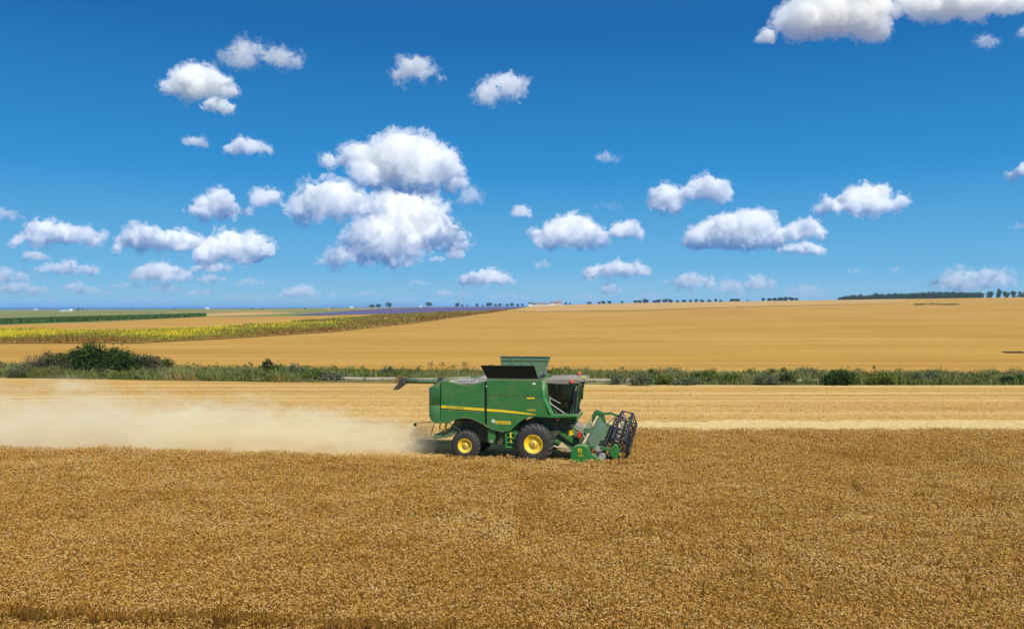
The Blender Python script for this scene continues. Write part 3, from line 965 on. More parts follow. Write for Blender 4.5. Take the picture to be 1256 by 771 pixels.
# the dark green crop along the far field, a band of tall plants
def maize_band():
    r = np.random.default_rng(6)
    cols = np.linspace(-150, 252, 60)
    lo = [(-900, 401), (0, 398), (102, 394.5), (178, 391.6), (252, 388.2)]
    up = [(-900, 398), (0, 395.6), (102, 391.6), (178, 389.4), (252, 387.0)]
    lo_, up_ = np.array(lo, float), np.array(up, float)
    A_ = np.array([ground_at(c, np.interp(c, lo_[:, 0], lo_[:, 1]))[:2] for c in cols])
    B_ = np.array([ground_at(c, np.interp(c, up_[:, 0], up_[:, 1]))[:2] for c in cols])
    n = 16000
    p = r.uniform(-150, 252, n); t = r.random(n)
    x = np.interp(p, cols, A_[:, 0]) * (1 - t) + np.interp(p, cols, B_[:, 0]) * t
    y = np.interp(p, cols, A_[:, 1]) * (1 - t) + np.interp(p, cols, B_[:, 1]) * t
    v, f = blades(x, y, r.uniform(1.6, 2.5, n), r.uniform(0.7, 1.6, n), r, 0.1)
    T = np.repeat(np.clip(r.normal(.5, .2, n), 0, 1)[:, None], 6, 1)
    mat = leaf_material("tall_crop", [(0, (0.04, 0.075, 0.015)), (0.5, (0.07, 0.135, 0.024)), (1, (0.12, 0.19, 0.04))], 0.25)
    tag(link("green_crop", np_mesh("green_crop", v, f, T.ravel()), mat), "band of tall dark green crop beyond the far ripe field", "crop", kind="stuff")


maize_band()

# ------------------------------------------------------------------ far trees
M_far = leaf_material("far_leaves", [(0, (0.014, 0.036, 0.022)), (0.5, (0.030, 0.068, 0.042)), (1, (0.065, 0.11, 0.06))], 0.2)  # blue of the distant haze mixed into the leaf colour


def far_tree_meshes(seed):
    r = np.random.default_rng(seed)
    blobs = [(0, 0, .60, .38, .38, .36), (0, 0, .30, .34, .34, .26)]
    for i in range(5):
        a = r.uniform(0, 6.28)
        blobs.append((math.cos(a) * .27, math.sin(a) * .27, r.uniform(.25, .72), .24, .24, .22))
    v, f, t = leaf_cloud(blobs, 0.12, 900, r, (.45, .22))
    tv, tf = tube_arrays([(0, 0, -0.05), (0.01, 0, .2), (0.03, .01, .5)], [.045, .035, .02], 5)
    return np_mesh("crown", v, f, t), np_mesh("trunk", tv, tf)


FAR = [far_tree_meshes(200 + i) for i in range(5)]
for c_, t_ in FAR:
    c_.materials.append(M_far); t_.materials.append(M_bark)
_nfar = [0]


def far_tree(px, by, w, h, label, group, D=None):
    if D is None:
        x, d, z = ground_at(px, by)
    else:
        d = D; x = (px - CX) / FPX * d; z = float(height(x, d))
        z = max(z, CAM_H - (by - HY) / FPX * d - 6.0)
    k = d / FPX
    topz = CAM_H - (by - h - HY) / FPX * d
    hh_ = max(topz - z, h * k)
    i = _nfar[0]; _nfar[0] += 1
    root = empty("tree", (x, d, z - 0.1), (i * 2.4) % 6.28)
    tag(root, label, "tree", group)
    for nm, me in zip(("crown", "trunk"), FAR[i % 5]):
        c_ = bpy.data.objects.new(nm, me)
        COL.objects.link(c_)
        c_.parent = root
        c_.scale = (w * k, w * k, hh_)


T1 = "lone trees behind the purple field"
far_tree(456, 377.2, 8, 4.5, "lower left tree of the touching pair behind the purple field", T1)
far_tree(464, 377.2, 8, 5.5, "taller right tree of the touching pair behind the purple field", T1)
far_tree(476.5, 377.0, 8.5, 6.8, "round tree right of the touching pair behind the purple field", T1)
far_tree(526, 376.2, 9.5, 6.6, "big round tree alone behind the purple field, under a pale cloud", T1)
far_tree(561, 375.8, 6.5, 5.2, "round tree at the far side of the purple field, right of the big lone one", T1)
T2 = "row of trees left of the far village"
for q, w, h in ((567, 4, 3), (573, 3, 2.6), (585, 5, 3.6), (592, 3.4, 2.6), (600, 9, 5.4), (608, 5, 3.6), (613, 6, 4.2), (622, 5, 3.2), (628, 6.5, 4.6), (635, 4, 3), (641, 4, 3)):
    far_tree(q, 375.6 - max(0, (q - 600)) * 0.02, w, h, "tiny tree in the skyline row left of the white houses", T2)
T3 = "trees on the crest of the golden hill"
for q, w, h in ((694, 4, 3), (699, 3, 2.2), (723, 7, 3), (735, 5, 3), (740, 7, 4.2), (747.5, 5, 4.6), (763, 4.5, 3.2), (780, 7, 4), (785, 6, 4.4), (792, 9, 5.6), (803, 6, 4), (808, 7, 4.6), (816, 8, 5), (822.5, 7, 4.8), (831, 5, 3.4), (839, 7, 4), (847, 4.5, 3.6), (854, 5.5, 4), (861, 6, 3.6), (870, 6, 3.4), (878, 4.5, 4.6), (884, 5, 2.6), (898, 9, 4), (904, 8, 4.2), (936, 5, 4.8), (917, 2.4, 2.6)):
    far_tree(q, np.interp(q, [660, 800, 940], [373.6, 371.2, 369.0]), w, h, "tiny tree on the skyline of the golden hill between the village and the far wood", T3, D=1180)
T4 = "small clump left of the far wood"
for q, w, h in ((944, 8, 4), (950, 8, 4.6), (957, 9, 5.2), (964, 9, 5.6), (971, 8, 5.2), (977, 6, 3.6)):
    far_tree(q, np.interp(q, [940, 980], [369.2, 368.4]), w, h, "dark tree crowded in the small skyline clump left of the far wood", T4, D=1180)
T5 = "trees at the right end of the far wood"
for q, w, h, lb in ((1203, 9, 6, "rounded tree just off the right end of the far wood"), (1214, 10, 8, "broad tree second from the right end of the far wood"), (1225, 8, 11, "tallest tree on the right hand skyline"), (1234, 8, 9, "tree close on the right of the tallest skyline one"), (1243, 8, 8, "small crowned tree near the right edge of the skyline"), (1252, 9, 7, "skyline tree cut by the right edge of the picture")):
    far_tree(q, 363.3, w, h, lb, T5, D=1500)
T6 = "scattered bushes on the far plain"
for q, y, w, h in ((96, 380.2, 3.5, 2.8), (101, 380.1, 2.8, 1.8), (162, 379.8, 2.6, 1.4), (213, 379.8, 2.6, 1.5), (180, 383.8, 2.4, 1.2), (185, 384, 1.8, 1), (198, 384.5, 2.4, 1.2), (225.5, 383.5, 2.4, 1.2), (68, 386.5, 2.6, 1), (309, 379.0, 4, 1.4), (321.5, 379.6, 3, 1.6), (374, 379.5, 3.4, 1.9), (408.5, 378.3, 3, 1.9), (140, 379.4, 3, 1)):
    far_tree(q, y, w, h, "tiny dark bush dotted on the flat green plain before the sea", T6)


def woodland():
    r = np.random.default_rng(19)
    blobs = []
    for q in np.arange(1030, 1200, 2.6):
        d = 1500 + r.uniform(0, 60)
        base = np.interp(q, [1030, 1100, 1200], [366.6, 364.6, 362.6]); top = np.interp(q, [1030, 1040, 1075, 1115, 1165, 1199], [363.6, 362.3, 360.2, 358.4, 357.2, 358.3]) + r.normal() * 0.7
        x = (q - CX) / FPX * d; z = float(height(x, d))
        zt = CAM_H - (top - HY) / FPX * d
        hh_ = zt - z
        rr = hh_ * r.uniform(.34, .46)
        blobs.append((x, d, zt - rr, 3.4, 4.0, rr))
        blobs.append((x + r.uniform(-2, 2), d - 2, z + hh_ * r.uniform(.3, .5), 3.4, 4.0, hh_ * 0.4))
    v, f, t = leaf_cloud(blobs, 1.1, 1.3, r, (.45, .2))
    tag(link("woodland", np_mesh("woodland", v, f, t), M_far), "long dark wood on the right hand skyline", "woodland", kind="stuff")


woodland()
# hollow with scrub in the golden hill
shrub(1128, 374.0, 16, 371.9, "dark", "left low bush of the small spinney in the golden hill", .05, "spinney in the golden hill")
shrub(1145, 373.8, 20, 370.6, "twig", "brown heap of dead scrub in the small spinney in the golden hill", .05, "spinney in the golden hill")
shrub(1164, 373.9, 26, 372.2, "green", "right long low bush of the small spinney in the golden hill", .05, "spinney in the golden hill")
shrub(1244, 432.3, 26, 431.7, "twig", "low dull weed patch in the golden field at the right edge", .35, "spinney in the golden hill")
# ------------------------------------------------------------------ far buildings
def simple_mat(name, col, rough=0.8, var=0.12):
    m = NT(name)
    g = m.noise(m.obj(), 1.5, 4, 0.6)
    a = tuple(c * (1 - var) for c in col); b = tuple(min(1, c * (1 + var)) for c in col)
    return m.done(m.bsdf(m.ramp(g, [(0.3, a), (0.7, b)]), rough))


M_white = simple_mat("white_render", (0.78, 0.77, 0.74))
M_cream = simple_mat("cream_render", (0.62, 0.55, 0.46))
M_rroof = simple_mat("red_tiles", (0.30, 0.13, 0.09))
M_droof = simple_mat("dark_slates", (0.05, 0.06, 0.08))
M_proof = simple_mat("grey_tiles", (0.16, 0.15, 0.19))
M_wroof = simple_mat("white_sheeting", (0.80, 0.82, 0.84))
M_broof = simple_mat("blue_sheeting", (0.20, 0.34, 0.55))
M_pane = simple_mat("dark_glass", (0.03, 0.035, 0.045), 0.2)


def bm_obj(name, bm, mat, parent=None, smooth=False):
    me = bpy.data.meshes.new(name)
    bm.normal_update()
    bm.to_mesh(me); bm.free()
    if smooth:
        for p_ in me.polygons: p_.use_smooth = True
    return link(name, me, mat, parent)


def bbox(bm, x0, x1, y0, y1, z0, z1):
    vs = [bm.verts.new((x, y, z)) for z in (z0, z1) for y in (y0, y1) for x in (x0, x1)]
    for q in ((0, 2, 3, 1), (4, 5, 7, 6), (0, 1, 5, 4), (1, 3, 7, 5), (3, 2, 6, 7), (2, 0, 4, 6)):
        bm.faces.new([vs[i] for i in q])
    return vs


def house(px, by, wpx, hpx, wall, roof, label, D=None, cat="house", name="house", group="houses of the far village", roof_share=0.45):
    if D is None:
        x, d, z = ground_at(px, by)
    else:
        d = D; x = (px - CX) / FPX * d; z = float(height(x, d))
        z = CAM_H - (by - HY) / FPX * d
    k = d / FPX
    w, h = wpx * k, hpx * k
    root = empty(name, (x, d, z))
    tag(root, label, cat, group)
    hw = h * (1 - roof_share)
    dp = min(w * 0.8, 9.0)
    bm = bmesh.new()
    bbox(bm, -w / 2, w / 2, -dp / 2, dp / 2, -3.0, hw)
    bm_obj("wall", bm, wall, root)
    bm = bmesh.new()
    e = 0.35
    pts = [(-dp / 2 - e, hw + 0.01), (0, h), (dp / 2 + e, hw + 0.01)]
    a = [bm.verts.new((-w / 2 - e, y, zz)) for y, zz in pts]; b = [bm.verts.new((w / 2 + e, y, zz)) for y, zz in pts]
    bm.faces.new(a[::-1]); bm.faces.new(b)
    for i in range(3):
        j = (i + 1) % 3
        bm.faces.new((a[i], a[j], b[j], b[i]))
    bmesh.ops.recalc_face_normals(bm, faces=bm.faces)
    bm_obj("roof", bm, roof, root)
    nw = max(2, int(w / 3))
    for i in range(nw):
        bm = bmesh.new()
        cx_ = -w / 2 + (i + 0.5) * w / nw
        bbox(bm, cx_ - .45, cx_ + .45, -dp / 2 - .03, -dp / 2 + .05, hw * .35, hw * .8)
        bm_obj("window", bm, M_pane, root)


V = 1190
house(650.6, 374.9, 4.6, 4.2, M_white, M_droof, "white house with a dark roof at the left end of the far village", V)
house(655.2, 374.9, 2.6, 3.2, M_white, M_droof, "narrow white house second in the far village row", V)
house(658.4, 374.8, 3.0, 3.4, M_white, M_proof, "small white house third in the far village row", V + 15)
house(663.2, 374.4, 4.6, 3.6, M_cream, M_rroof, "reddish roofed house right of the three small white ones", V + 60)
house(667.4, 374.4, 4.2, 3.2, M_cream, M_proof, "cream house in the middle of the far village", V)
house(672.4, 374.2, 4.6, 2.6, M_white, M_proof, "low white house right of the middle of the far village", V - 10)
house(677.8, 374.2, 5.6, 4.2, M_white, M_proof, "wide pale house with a grey purple roof in the far village", V)
house(682.0, 374.0, 3.0, 4.4, M_cream, M_rroof, "tall reddish roofed house second from the right end of the village", V + 20)
house(686.2, 374.0, 4.4, 5.0, M_cream, M_rroof, "tallest reddish roofed house at the right end of the village", V)
F_ = "farm sheds on the far plain"
house(44, 380.4, 3.4, 1.6, M_white, M_wroof, "tiny white shed on the plain near the left edge", None, "shed", "shed", F_)
house(80, 381.9, 9.5, 2.8, M_white, M_broof, "long white walled barn with a blue grey roof on the far plain", None, "barn", "barn", F_)
house(87, 381.9, 3.6, 2.9, M_white, M_wroof, "bright white end shed joined to the long barn", None, "shed", "shed", F_)
house(254.6, 378.9, 4.4, 1.6, M_white, M_wroof, "white shed on the plain where the dark green crop ends", None, "shed", "shed", F_)
house(431.5, 377.6, 3.6, 1.6, M_white, M_wroof, "white shed left of the lone trees behind the purple field", None, "shed", "shed", F_)
house(516, 376.3, 3.0, 1.4, M_white, M_wroof, "white shed just left of the big round lone tree", None, "shed", "shed", F_)
# ------------------------------------------------------------------ the combine harvester
def paint(name, col, rough=0.35, dust=(0.42, 0.33, 0.20), amount=0.22, coat=0.3, metal=0.0):
    """sprayed metal with a film of harvest dust that lies thicker on upward faces and low down"""
    m = NT(name)
    p = m.obj()
    g = m.noise(p, 2.2, 6, 0.65)
    g2 = m.noise(p, 14.0, 4, 0.7)
    nz = m.n('SeparateXYZ'); m.put(nz.inputs[0], m.n('NewGeometry').outputs['Normal'])
    up = m.maprange(nz.outputs['Z'], 0.2, 0.95, 0.0, 0.45)
    f = m.math('ADD', m.math('MULTIPLY', m.maprange(g, 0.38, 0.72, 0.15, 1.0), amount), up, clamp=True)
    f = m.math('MULTIPLY', f, m.maprange(g2, 0.3, 0.7, 0.7, 1.15), clamp=True)
    c = m.mix(f, col, dust)
    return m.done(m.bsdf(c, m.maprange(f, 0, 0.6, rough, 0.85), metal, coat=coat * 0.6, spec=0.4))


M_jd = paint("green_paint", (0.017, 0.158, 0.033), amount=0.16)
M_jd2 = paint("sunlit_green_paint", (0.018, 0.20, 0.040), amount=0.08)  # lighter copy of the body green, sunlight put into its colour
M_jd3 = paint("dusty_green_paint", (0.03, 0.13, 0.05), amount=0.45, rough=0.6)
M_yel = paint("yellow_paint", (0.80, 0.58, 0.02), amount=0.06, coat=0.2)
M_blk = paint("black_metal", (0.010, 0.010, 0.011), amount=0.02, rough=0.6, coat=0, dust=(0.10, 0.09, 0.08))
M_shade = paint("dark_chassis", (0.02, 0.045, 0.025), amount=0.25, rough=0.7)
M_flap = paint("black_rubber_sheet", (0.006, 0.011, 0.007), amount=0.02, rough=0.75, coat=0, dust=(0.03, 0.03, 0.02))
M_galv = paint("worn_galvanised", (0.40, 0.43, 0.38), amount=0.25, rough=0.5, metal=0.2)
M_deck = paint("dusty_grey_deck", (0.38, 0.37, 0.37), amount=0.45, rough=0.8)
M_roofc = paint("dusty_roof", (0.22, 0.20, 0.175), amount=0.3, rough=0.8)
M_straw2 = simple_mat("straw_litter", (0.62, 0.48, 0.28), 0.9, 0.3)
M_tyre = paint("tyre_rubber", (0.022, 0.021, 0.022), amount=0.22, rough=0.85, dust=(0.16, 0.14, 0.12), coat=0)
M_spout = paint("rubber_spout", (0.035, 0.028, 0.03), amount=0.25, rough=0.8, coat=0)
M_red = paint("red_plastic", (0.50, 0.035, 0.02), amount=0.1)
M_orange = paint("orange_lens", (0.62, 0.09, 0.04), amount=0.1)
M_lime = paint("lime_lens", (0.52, 0.60, 0.05), amount=0.1)
M_wht = paint("white_sticker", (0.80, 0.80, 0.78), amount=0.05)
M_seat = paint("seat_fabric", (0.03, 0.03, 0.035), amount=0.1, rough=0.9, coat=0)
M_bar = paint("dark_blue_steel", (0.014, 0.014, 0.017), amount=0.03, rough=0.5, coat=0, dust=(0.08, 0.08, 0.09))
M_sheet = paint("grey_green_sheet", (0.05, 0.125, 0.06), amount=0.3, rough=0.6, dust=(0.22, 0.24, 0.15))
m = NT("cab_glass")
gl = m.n('BsdfGlass'); gl.inputs['Color'].default_value = (0.11, 0.23, 0.31, 1); gl.inputs['IOR'].default_value = 1.02; gl.inputs['Roughness'].default_value = 0.0
gs = m.n('BsdfGlossy'); gs.inputs['Roughness'].default_value = 0.04; gs.inputs['Color'].default_value = (0.35, 0.62, 0.9, 1)  # bluish reflections put into the gloss colour
mx = m.n('MixShader'); mx.inputs[0].default_value = 0.16
m.t.links.new(gl.outputs[0], mx.inputs[1]); m.t.links.new(gs.outputs[0], mx.inputs[2])
M_glass = m.done(mx.outputs[0])

YAW = R(-12.0)
OX, OY = 0.333, 44.565
combine = empty("combine_harvester", (OX, OY, 0.0), YAW)
tag(combine, "green combine harvester with yellow wheel hubs cutting wheat and trailing dust", "combine harvester")


def prism(bm, pts, y0, y1, bevel=0.0, seg=2):
    """polygon in the x-z plane, extruded across the machine"""
    a = [bm.verts.new((x, y0, z)) for x, z in pts]
    b = [bm.verts.new((x, y1, z)) for x, z in pts]
    fs = [bm.faces.new(a), bm.faces.new(b[::-1])]
    n = len(pts)
    for i in range(n):
        j = (i + 1) % n
        fs.append(bm.faces.new((a[i], b[i], b[j], a[j])))
    bmesh.ops.recalc_face_normals(bm, faces=fs)
    if bevel:
        es = list({e for f in fs[:2] for e in f.edges})
        bmesh.ops.bevel(bm, geom=es, offset=bevel, segments=seg, affect='EDGES', profile=0.6, clamp_overlap=True)


def cyl_y(bm, x, z, y0, y1, r, seg=28, r2=None):
    m_ = Matrix.Translation((x, (y0 + y1) / 2, z)) @ Matrix.Rotation(R(90), 4, 'X')
    bmesh.ops.create_cone(bm, cap_ends=True, segments=seg, radius1=r, radius2=r if r2 is None else r2, depth=abs(y1 - y0), matrix=m_)


def rod(bm, p, q, r, seg=8):
    p, q = Vector(p), Vector(q)
    d = q - p
    m_ = Matrix.Translation((p + q) / 2) @ d.to_track_quat('Z', 'Y').to_matrix().to_4x4()
    bmesh.ops.create_cone(bm, cap_ends=True, segments=seg, radius1=r, radius2=r, depth=d.length, matrix=m_)


def slab(bm, p, q, w, t, up=(0, 0, 1)):
    """flat bar from p to q"""
    p, q = Vector(p), Vector(q)
    d = (q - p).normalized()
    s = d.cross(Vector(up)).normalized() * (w / 2)
    u = s.cross(d).normalized() * (t / 2)
    vs = [bm.verts.new(c + a * s + b * u) for c in (p, q) for a, b in ((-1, -1), (1, -1), (1, 1), (-1, 1))]
    fs = [bm.faces.new([vs[i] for i in q_]) for q_ in ((0, 1, 2, 3), (7, 6, 5, 4), (0, 4, 5, 1), (1, 5, 6, 2), (2, 6, 7, 3), (3, 7, 4, 0))]
    bmesh.ops.recalc_face_normals(bm, faces=fs)


def lathe_y(bm, prof, x, z, seg=40, wob=None):
    """profile of (y, radius) turned about an axle"""
    rings = []
    for (y, r) in prof:
        rings.append([bm.verts.new((x + math.cos(2 * math.pi * k / seg) * r, y, z + math.sin(2 * math.pi * k / seg) * r)) for k in range(seg)])
    for i in range(len(rings) - 1):
        for k in range(seg):
            k2 = (k + 1) % seg
            bm.faces.new((rings[i][k], rings[i][k2], rings[i + 1][k2], rings[i + 1][k]))
    bmesh.ops.recalc_face_normals(bm, faces=bm.faces)


def part(name, build, mat, parent=None, smooth=False, bevel=0.0):
    bm = bmesh.new()
    build(bm)
    o = bm_obj(name, bm, mat, parent or combine, smooth)
    if bevel:
        b = o.modifiers.new("bevel", 'BEVEL'); b.width = bevel; b.segments = 2; b.limit_method = 'ANGLE'; b.angle_limit = R(40)
    return o


def lettering(text, x, z, y, size, mat, parent, shear=0.0, width=None, rz=0.0):
    cu = bpy.data.curves.new("lettering", 'FONT')
    cu.body = text; cu.size = size; cu.extrude = 0.004; cu.shear = shear
    cu.align_x = 'LEFT'; cu.align_y = 'CENTER'
    t = bpy.data.objects.new("lettering", cu)
    COL.objects.link(t)
    me = bpy.data.meshes.new_from_object(t.evaluated_get(bpy.context.evaluated_depsgraph_get()))
    bpy.data.objects.remove(t)
    o = link("lettering", me, mat, parent)
    o.rotation_euler = (R(90), -rz, 0)
    o.location = (x, y, z)
    if width:
        w = max(v.co.x for v in me.vertices) - min(v.co.x for v in me.vertices)
        o.scale = (width / w, 1, 1)
    return o


YN = -1.60                                            # near flank
# ---- hull and chassis
def hull(bm):
    prism(bm, [(-4.55, 2.35), (-4.2, 2.02), (-3.3, 2.12), (-2.9, 2.33), (-2.5, 2.36), (-2.0, 2.28), (-1.5, 2.02), (-1.4, 1.7), (0.1, 1.85), (0.4, 2.12), (0.8, 2.4), (1.2, 2.5), (1.9, 2.5), (1.62, 3.4), (1.62, 4.25), (-1.38, 4.25), (-1.42, 4.0), (-4.0, 4.0), (-4.5, 3.8)], -1.5, 1.5, 0.04)


def chassis(bm):
    prism(bm, [(-3.5, 1.35), (-3.3, 2.12), (-1.5, 2.0), (0.3, 1.9), (1.4, 2.5), (2.2, 2.5), (2.5, 1.6), (2.0, 1.0), (0.4, 0.95), (-0.6, 0.75), (-1.3, 0.85), (-2.6, 1.15)], -1.05, 1.05, 0.03)


part("hull", hull, M_jd)
part("chassis", chassis, M_shade)


# ---- rear corner, wrapped round the back
def rear_corner(bm):
    cols = [(-3.955, 1.60, 1.93, 4.22), (-4.25, 1.585, 1.93, 4.05), (-4.5, 1.50, 2.08, 3.93), (-4.66, 1.34, 2.28, 3.84), (-4.74, 1.05, 2.5, 3.78), (-4.78, 0.5, 2.6, 3.76)]
    ring = [(x, -y, z0, z1) for x, y, z0, z1 in cols] + [(x, y, z0, z1) for x, y, z0, z1 in cols[::-1]]
    seam = 2.895
    prev = None
    for (x, y, z0, z1) in ring:
        vs = [bm.verts.new((x, y, zz)) for zz in (z0, z0 + 0.06, seam - 0.02, seam - 0.005, seam + 0.005, seam + 0.02, z1 - 0.06, z1)]
        ins = 0.015
        sgn = -1 if y < 0 else 1
        for q in (3, 4):
            vs[q].co.y -= sgn * ins; vs[q].co.x += ins * 0.6
        vs[7].co.x += 0.05; vs[7].co.y -= sgn * 0.05
        if prev:
            for i in range(7):
                bm.faces.new((prev[i], vs[i], vs[i + 1], prev[i + 1]))
        prev = vs
    bmesh.ops.recalc_face_normals(bm, faces=bm.faces)


part("rear_cover", rear_corner, M_jd, smooth=True)


# ---- side panels
def engine_panel(bm):
    prism(bm, [(-3.90, 2.70), (-3.92, 4.17), (-3.86, 4.25), (-2.55, 4.00), (-2.40, 3.99), (-1.52, 4.26), (-1.50, 2.66)], YN, -1.49, 0.025)


eng = part("engine_panel", engine_panel, M_jd)
part("engine_panel", lambda bm: prism(bm, [(-3.90, 2.70), (-3.92, 4.17), (-1.52, 4.26), (-1.50, 2.66)], 1.49, 1.60, 0.025), M_jd)


def rear_fender(bm):
    prism(bm, [(-3.94, 1.93), (-3.93, 2.67), (-1.50, 2.63), (-1.49, 1.93), (-1.68, 2.04), (-2.04, 2.20), (-2.27, 2.255), (-2.49, 2.275), (-2.72, 2.27), (-2.94, 2.24), (-3.16, 2.16), (-3.36, 2.04), (-3.6, 1.94)], YN - 0.01, -1.45, 0.03)


part("rear_fender", rear_fender, M_jd)
part("rear_fender", lambda bm: prism(bm, [(-3.94, 1.93), (-3.93, 2.67), (-1.50, 2.63), (-1.49, 1.93), (-2.04, 2.20), (-2.49, 2.275), (-2.94, 2.24), (-3.36, 2.04)], 1.45, 1.61, 0.03), M_jd)


def fender_lip(bm):
    pts = [(-3.5, 1.97), (-3.36, 2.04), (-3.16, 2.16), (-2.94, 2.24), (-2.72, 2.275), (-2.49, 2.28), (-2.27, 2.26), (-2.04, 2.20), (-1.68, 2.04), (-1.49, 1.93), (-1.37, 1.87), (-0.97, 1.71), (-0.44, 1.60)]
    for a, b in zip(pts, pts[1:]):
        slab(bm, (a[0], YN - 0.01, a[1] - 0.01), (b[0], YN - 0.01, b[1] - 0.01), 0.10, 0.035, up=(0, 0, 1))


part("fender_lip", fender_lip, M_jd3)


def tank_side(bm):
    prism(bm, [(-1.38, 3.50), (-1.38, 4.31), (1.56, 4.33), (1.56, 3.52)], YN, -1.48, 0.02)


tank = part("grain_tank_side", tank_side, M_jd)
part("grain_tank_side", lambda bm: prism(bm, [(-1.38, 1.8), (-1.38, 4.31), (1.56, 4.33), (1.9, 2.5), (0.5, 2.2), (0, 1.7)], 1.48, 1.6, 0.02), M_jd)


def front_panel(bm):
    prism(bm, [(-1.38, 1.88), (-1.38, 3.465), (1.57, 3.485), (1.63, 3.40), (1.92, 2.55), (1.93, 2.44), (1.18, 2.44), (0.93, 2.40), (0.74, 2.33), (0.54, 2.22), (0.35, 2.06), (0.22, 1.93), (0.09, 1.80), (-0.05, 1.68), (-0.18, 1.62), (-0.44, 1.61), (-0.70, 1.645), (-0.97, 1.72)], YN, -1.45, 0.03)


fp = part("front_side_panel", front_panel, M_jd)
part("seam_trim", lambda bm: prism(bm, [(-1.36, 3.468), (-1.36, 3.495), (1.56, 3.515), (1.56, 3.488)], YN - 0.012, -1.5), M_jd3)


def corner_post(bm):
    # rounded front corner of the grain tank in the sunlit green, leaning forward over the cab base
    cols = [(1.575, -1.60), (1.66, -1.585), (1.74, -1.53), (1.79, -1.43), (1.80, -1.25)]
    levels = [(4.33, 0.0), (3.50, 0.0), (3.40, 0.03), (2.62, 0.40), (2.52, 0.45)]
    g = [[bm.verts.new((x + s, y, z)) for x, y in cols] for z, s in levels]
    for i in range(len(g) - 1):
        for k in range(len(cols) - 1):
            bm.faces.new((g[i][k], g[i + 1][k], g[i + 1][k + 1], g[i][k + 1]))
    bmesh.ops.recalc_face_normals(bm, faces=bm.faces)
    bmesh.ops.solidify(bm, geom=bm.faces[:], thickness=0.03)


part("corner_post", corner_post, M_jd2, smooth=True)
part("gap_strip", lambda bm: prism(bm, [(-1.49, 1.9), (-1.49, 4.24), (-1.39, 4.24), (-1.39, 1.87)], -1.53, -1.44), M_blk)
part("warning_sticker", lambda bm: prism(bm, [(1.10, 4.12), (1.10, 4.21), (1.27, 4.21), (1.27, 4.12)], YN - 0.008, YN + 0.01), M_wht, tank)
part("marker_sticker", lambda bm: prism(bm, [(0.80, 3.36), (0.80, 3.44), (1.22, 3.445), (1.22, 3.365)], YN - 0.018, YN + 0.01), M_yel, fp)
part("latch", lambda bm: prism(bm, [(-1.41, 3.95), (-1.41, 4.02), (-1.36, 4.02), (-1.36, 3.95)], YN - 0.02, YN), M_wht, tank)

# the yellow flash with the maker's name
part("yellow_stripe", lambda bm: prism(bm, [(-3.89, 2.765), (-3.89, 2.905), (-1.51, 2.795), (-1.51, 2.665)], YN - 0.008, YN + 0.01), M_yel, eng)
part("yellow_stripe", lambda bm: prism(bm, [(-1.37, 2.66), (-1.37, 2.79), (-0.6, 2.755), (0.09, 2.70), (0.75, 2.63), (1.28, 2.545), (1.28, 2.525), (0.75, 2.545), (0.09, 2.585), (-0.6, 2.63)], YN - 0.008, YN + 0.01), M_yel, fp)
lettering("JOHN DEERE", -3.62, 2.822, YN - 0.012, 0.115, M_jd, eng, width=1.0, rz=R(-2.6))
lettering("S680i", 0.80, 2.775, YN - 0.004, 0.145, M_yel, fp, 0.15, width=0.47)


def badge(bm):
    prism(bm, [(-0.90, 2.00), (-0.90, 2.155), (-0.06, 2.145), (-0.06, 1.99)], YN - 0.008, YN + 0.01)


part("dealer_plate", badge, M_yel, fp)
lettering("Смартсервис", -0.85, 2.07, YN - 0.012, 0.125, M_shade, fp, width=0.74)


def disc(bm):
    cyl_y(bm, -1.02, 2.145, YN - 0.010, YN + 0.01, 0.092, 24)


part("round_badge", disc, M_wht, fp)
part("badge_mark", lambda bm: (prism(bm, [(-1.035, 2.10), (-1.05, 2.20), (-1.005, 2.20), (-0.995, 2.10)], YN - 0.014, YN)), M_shade, fp)


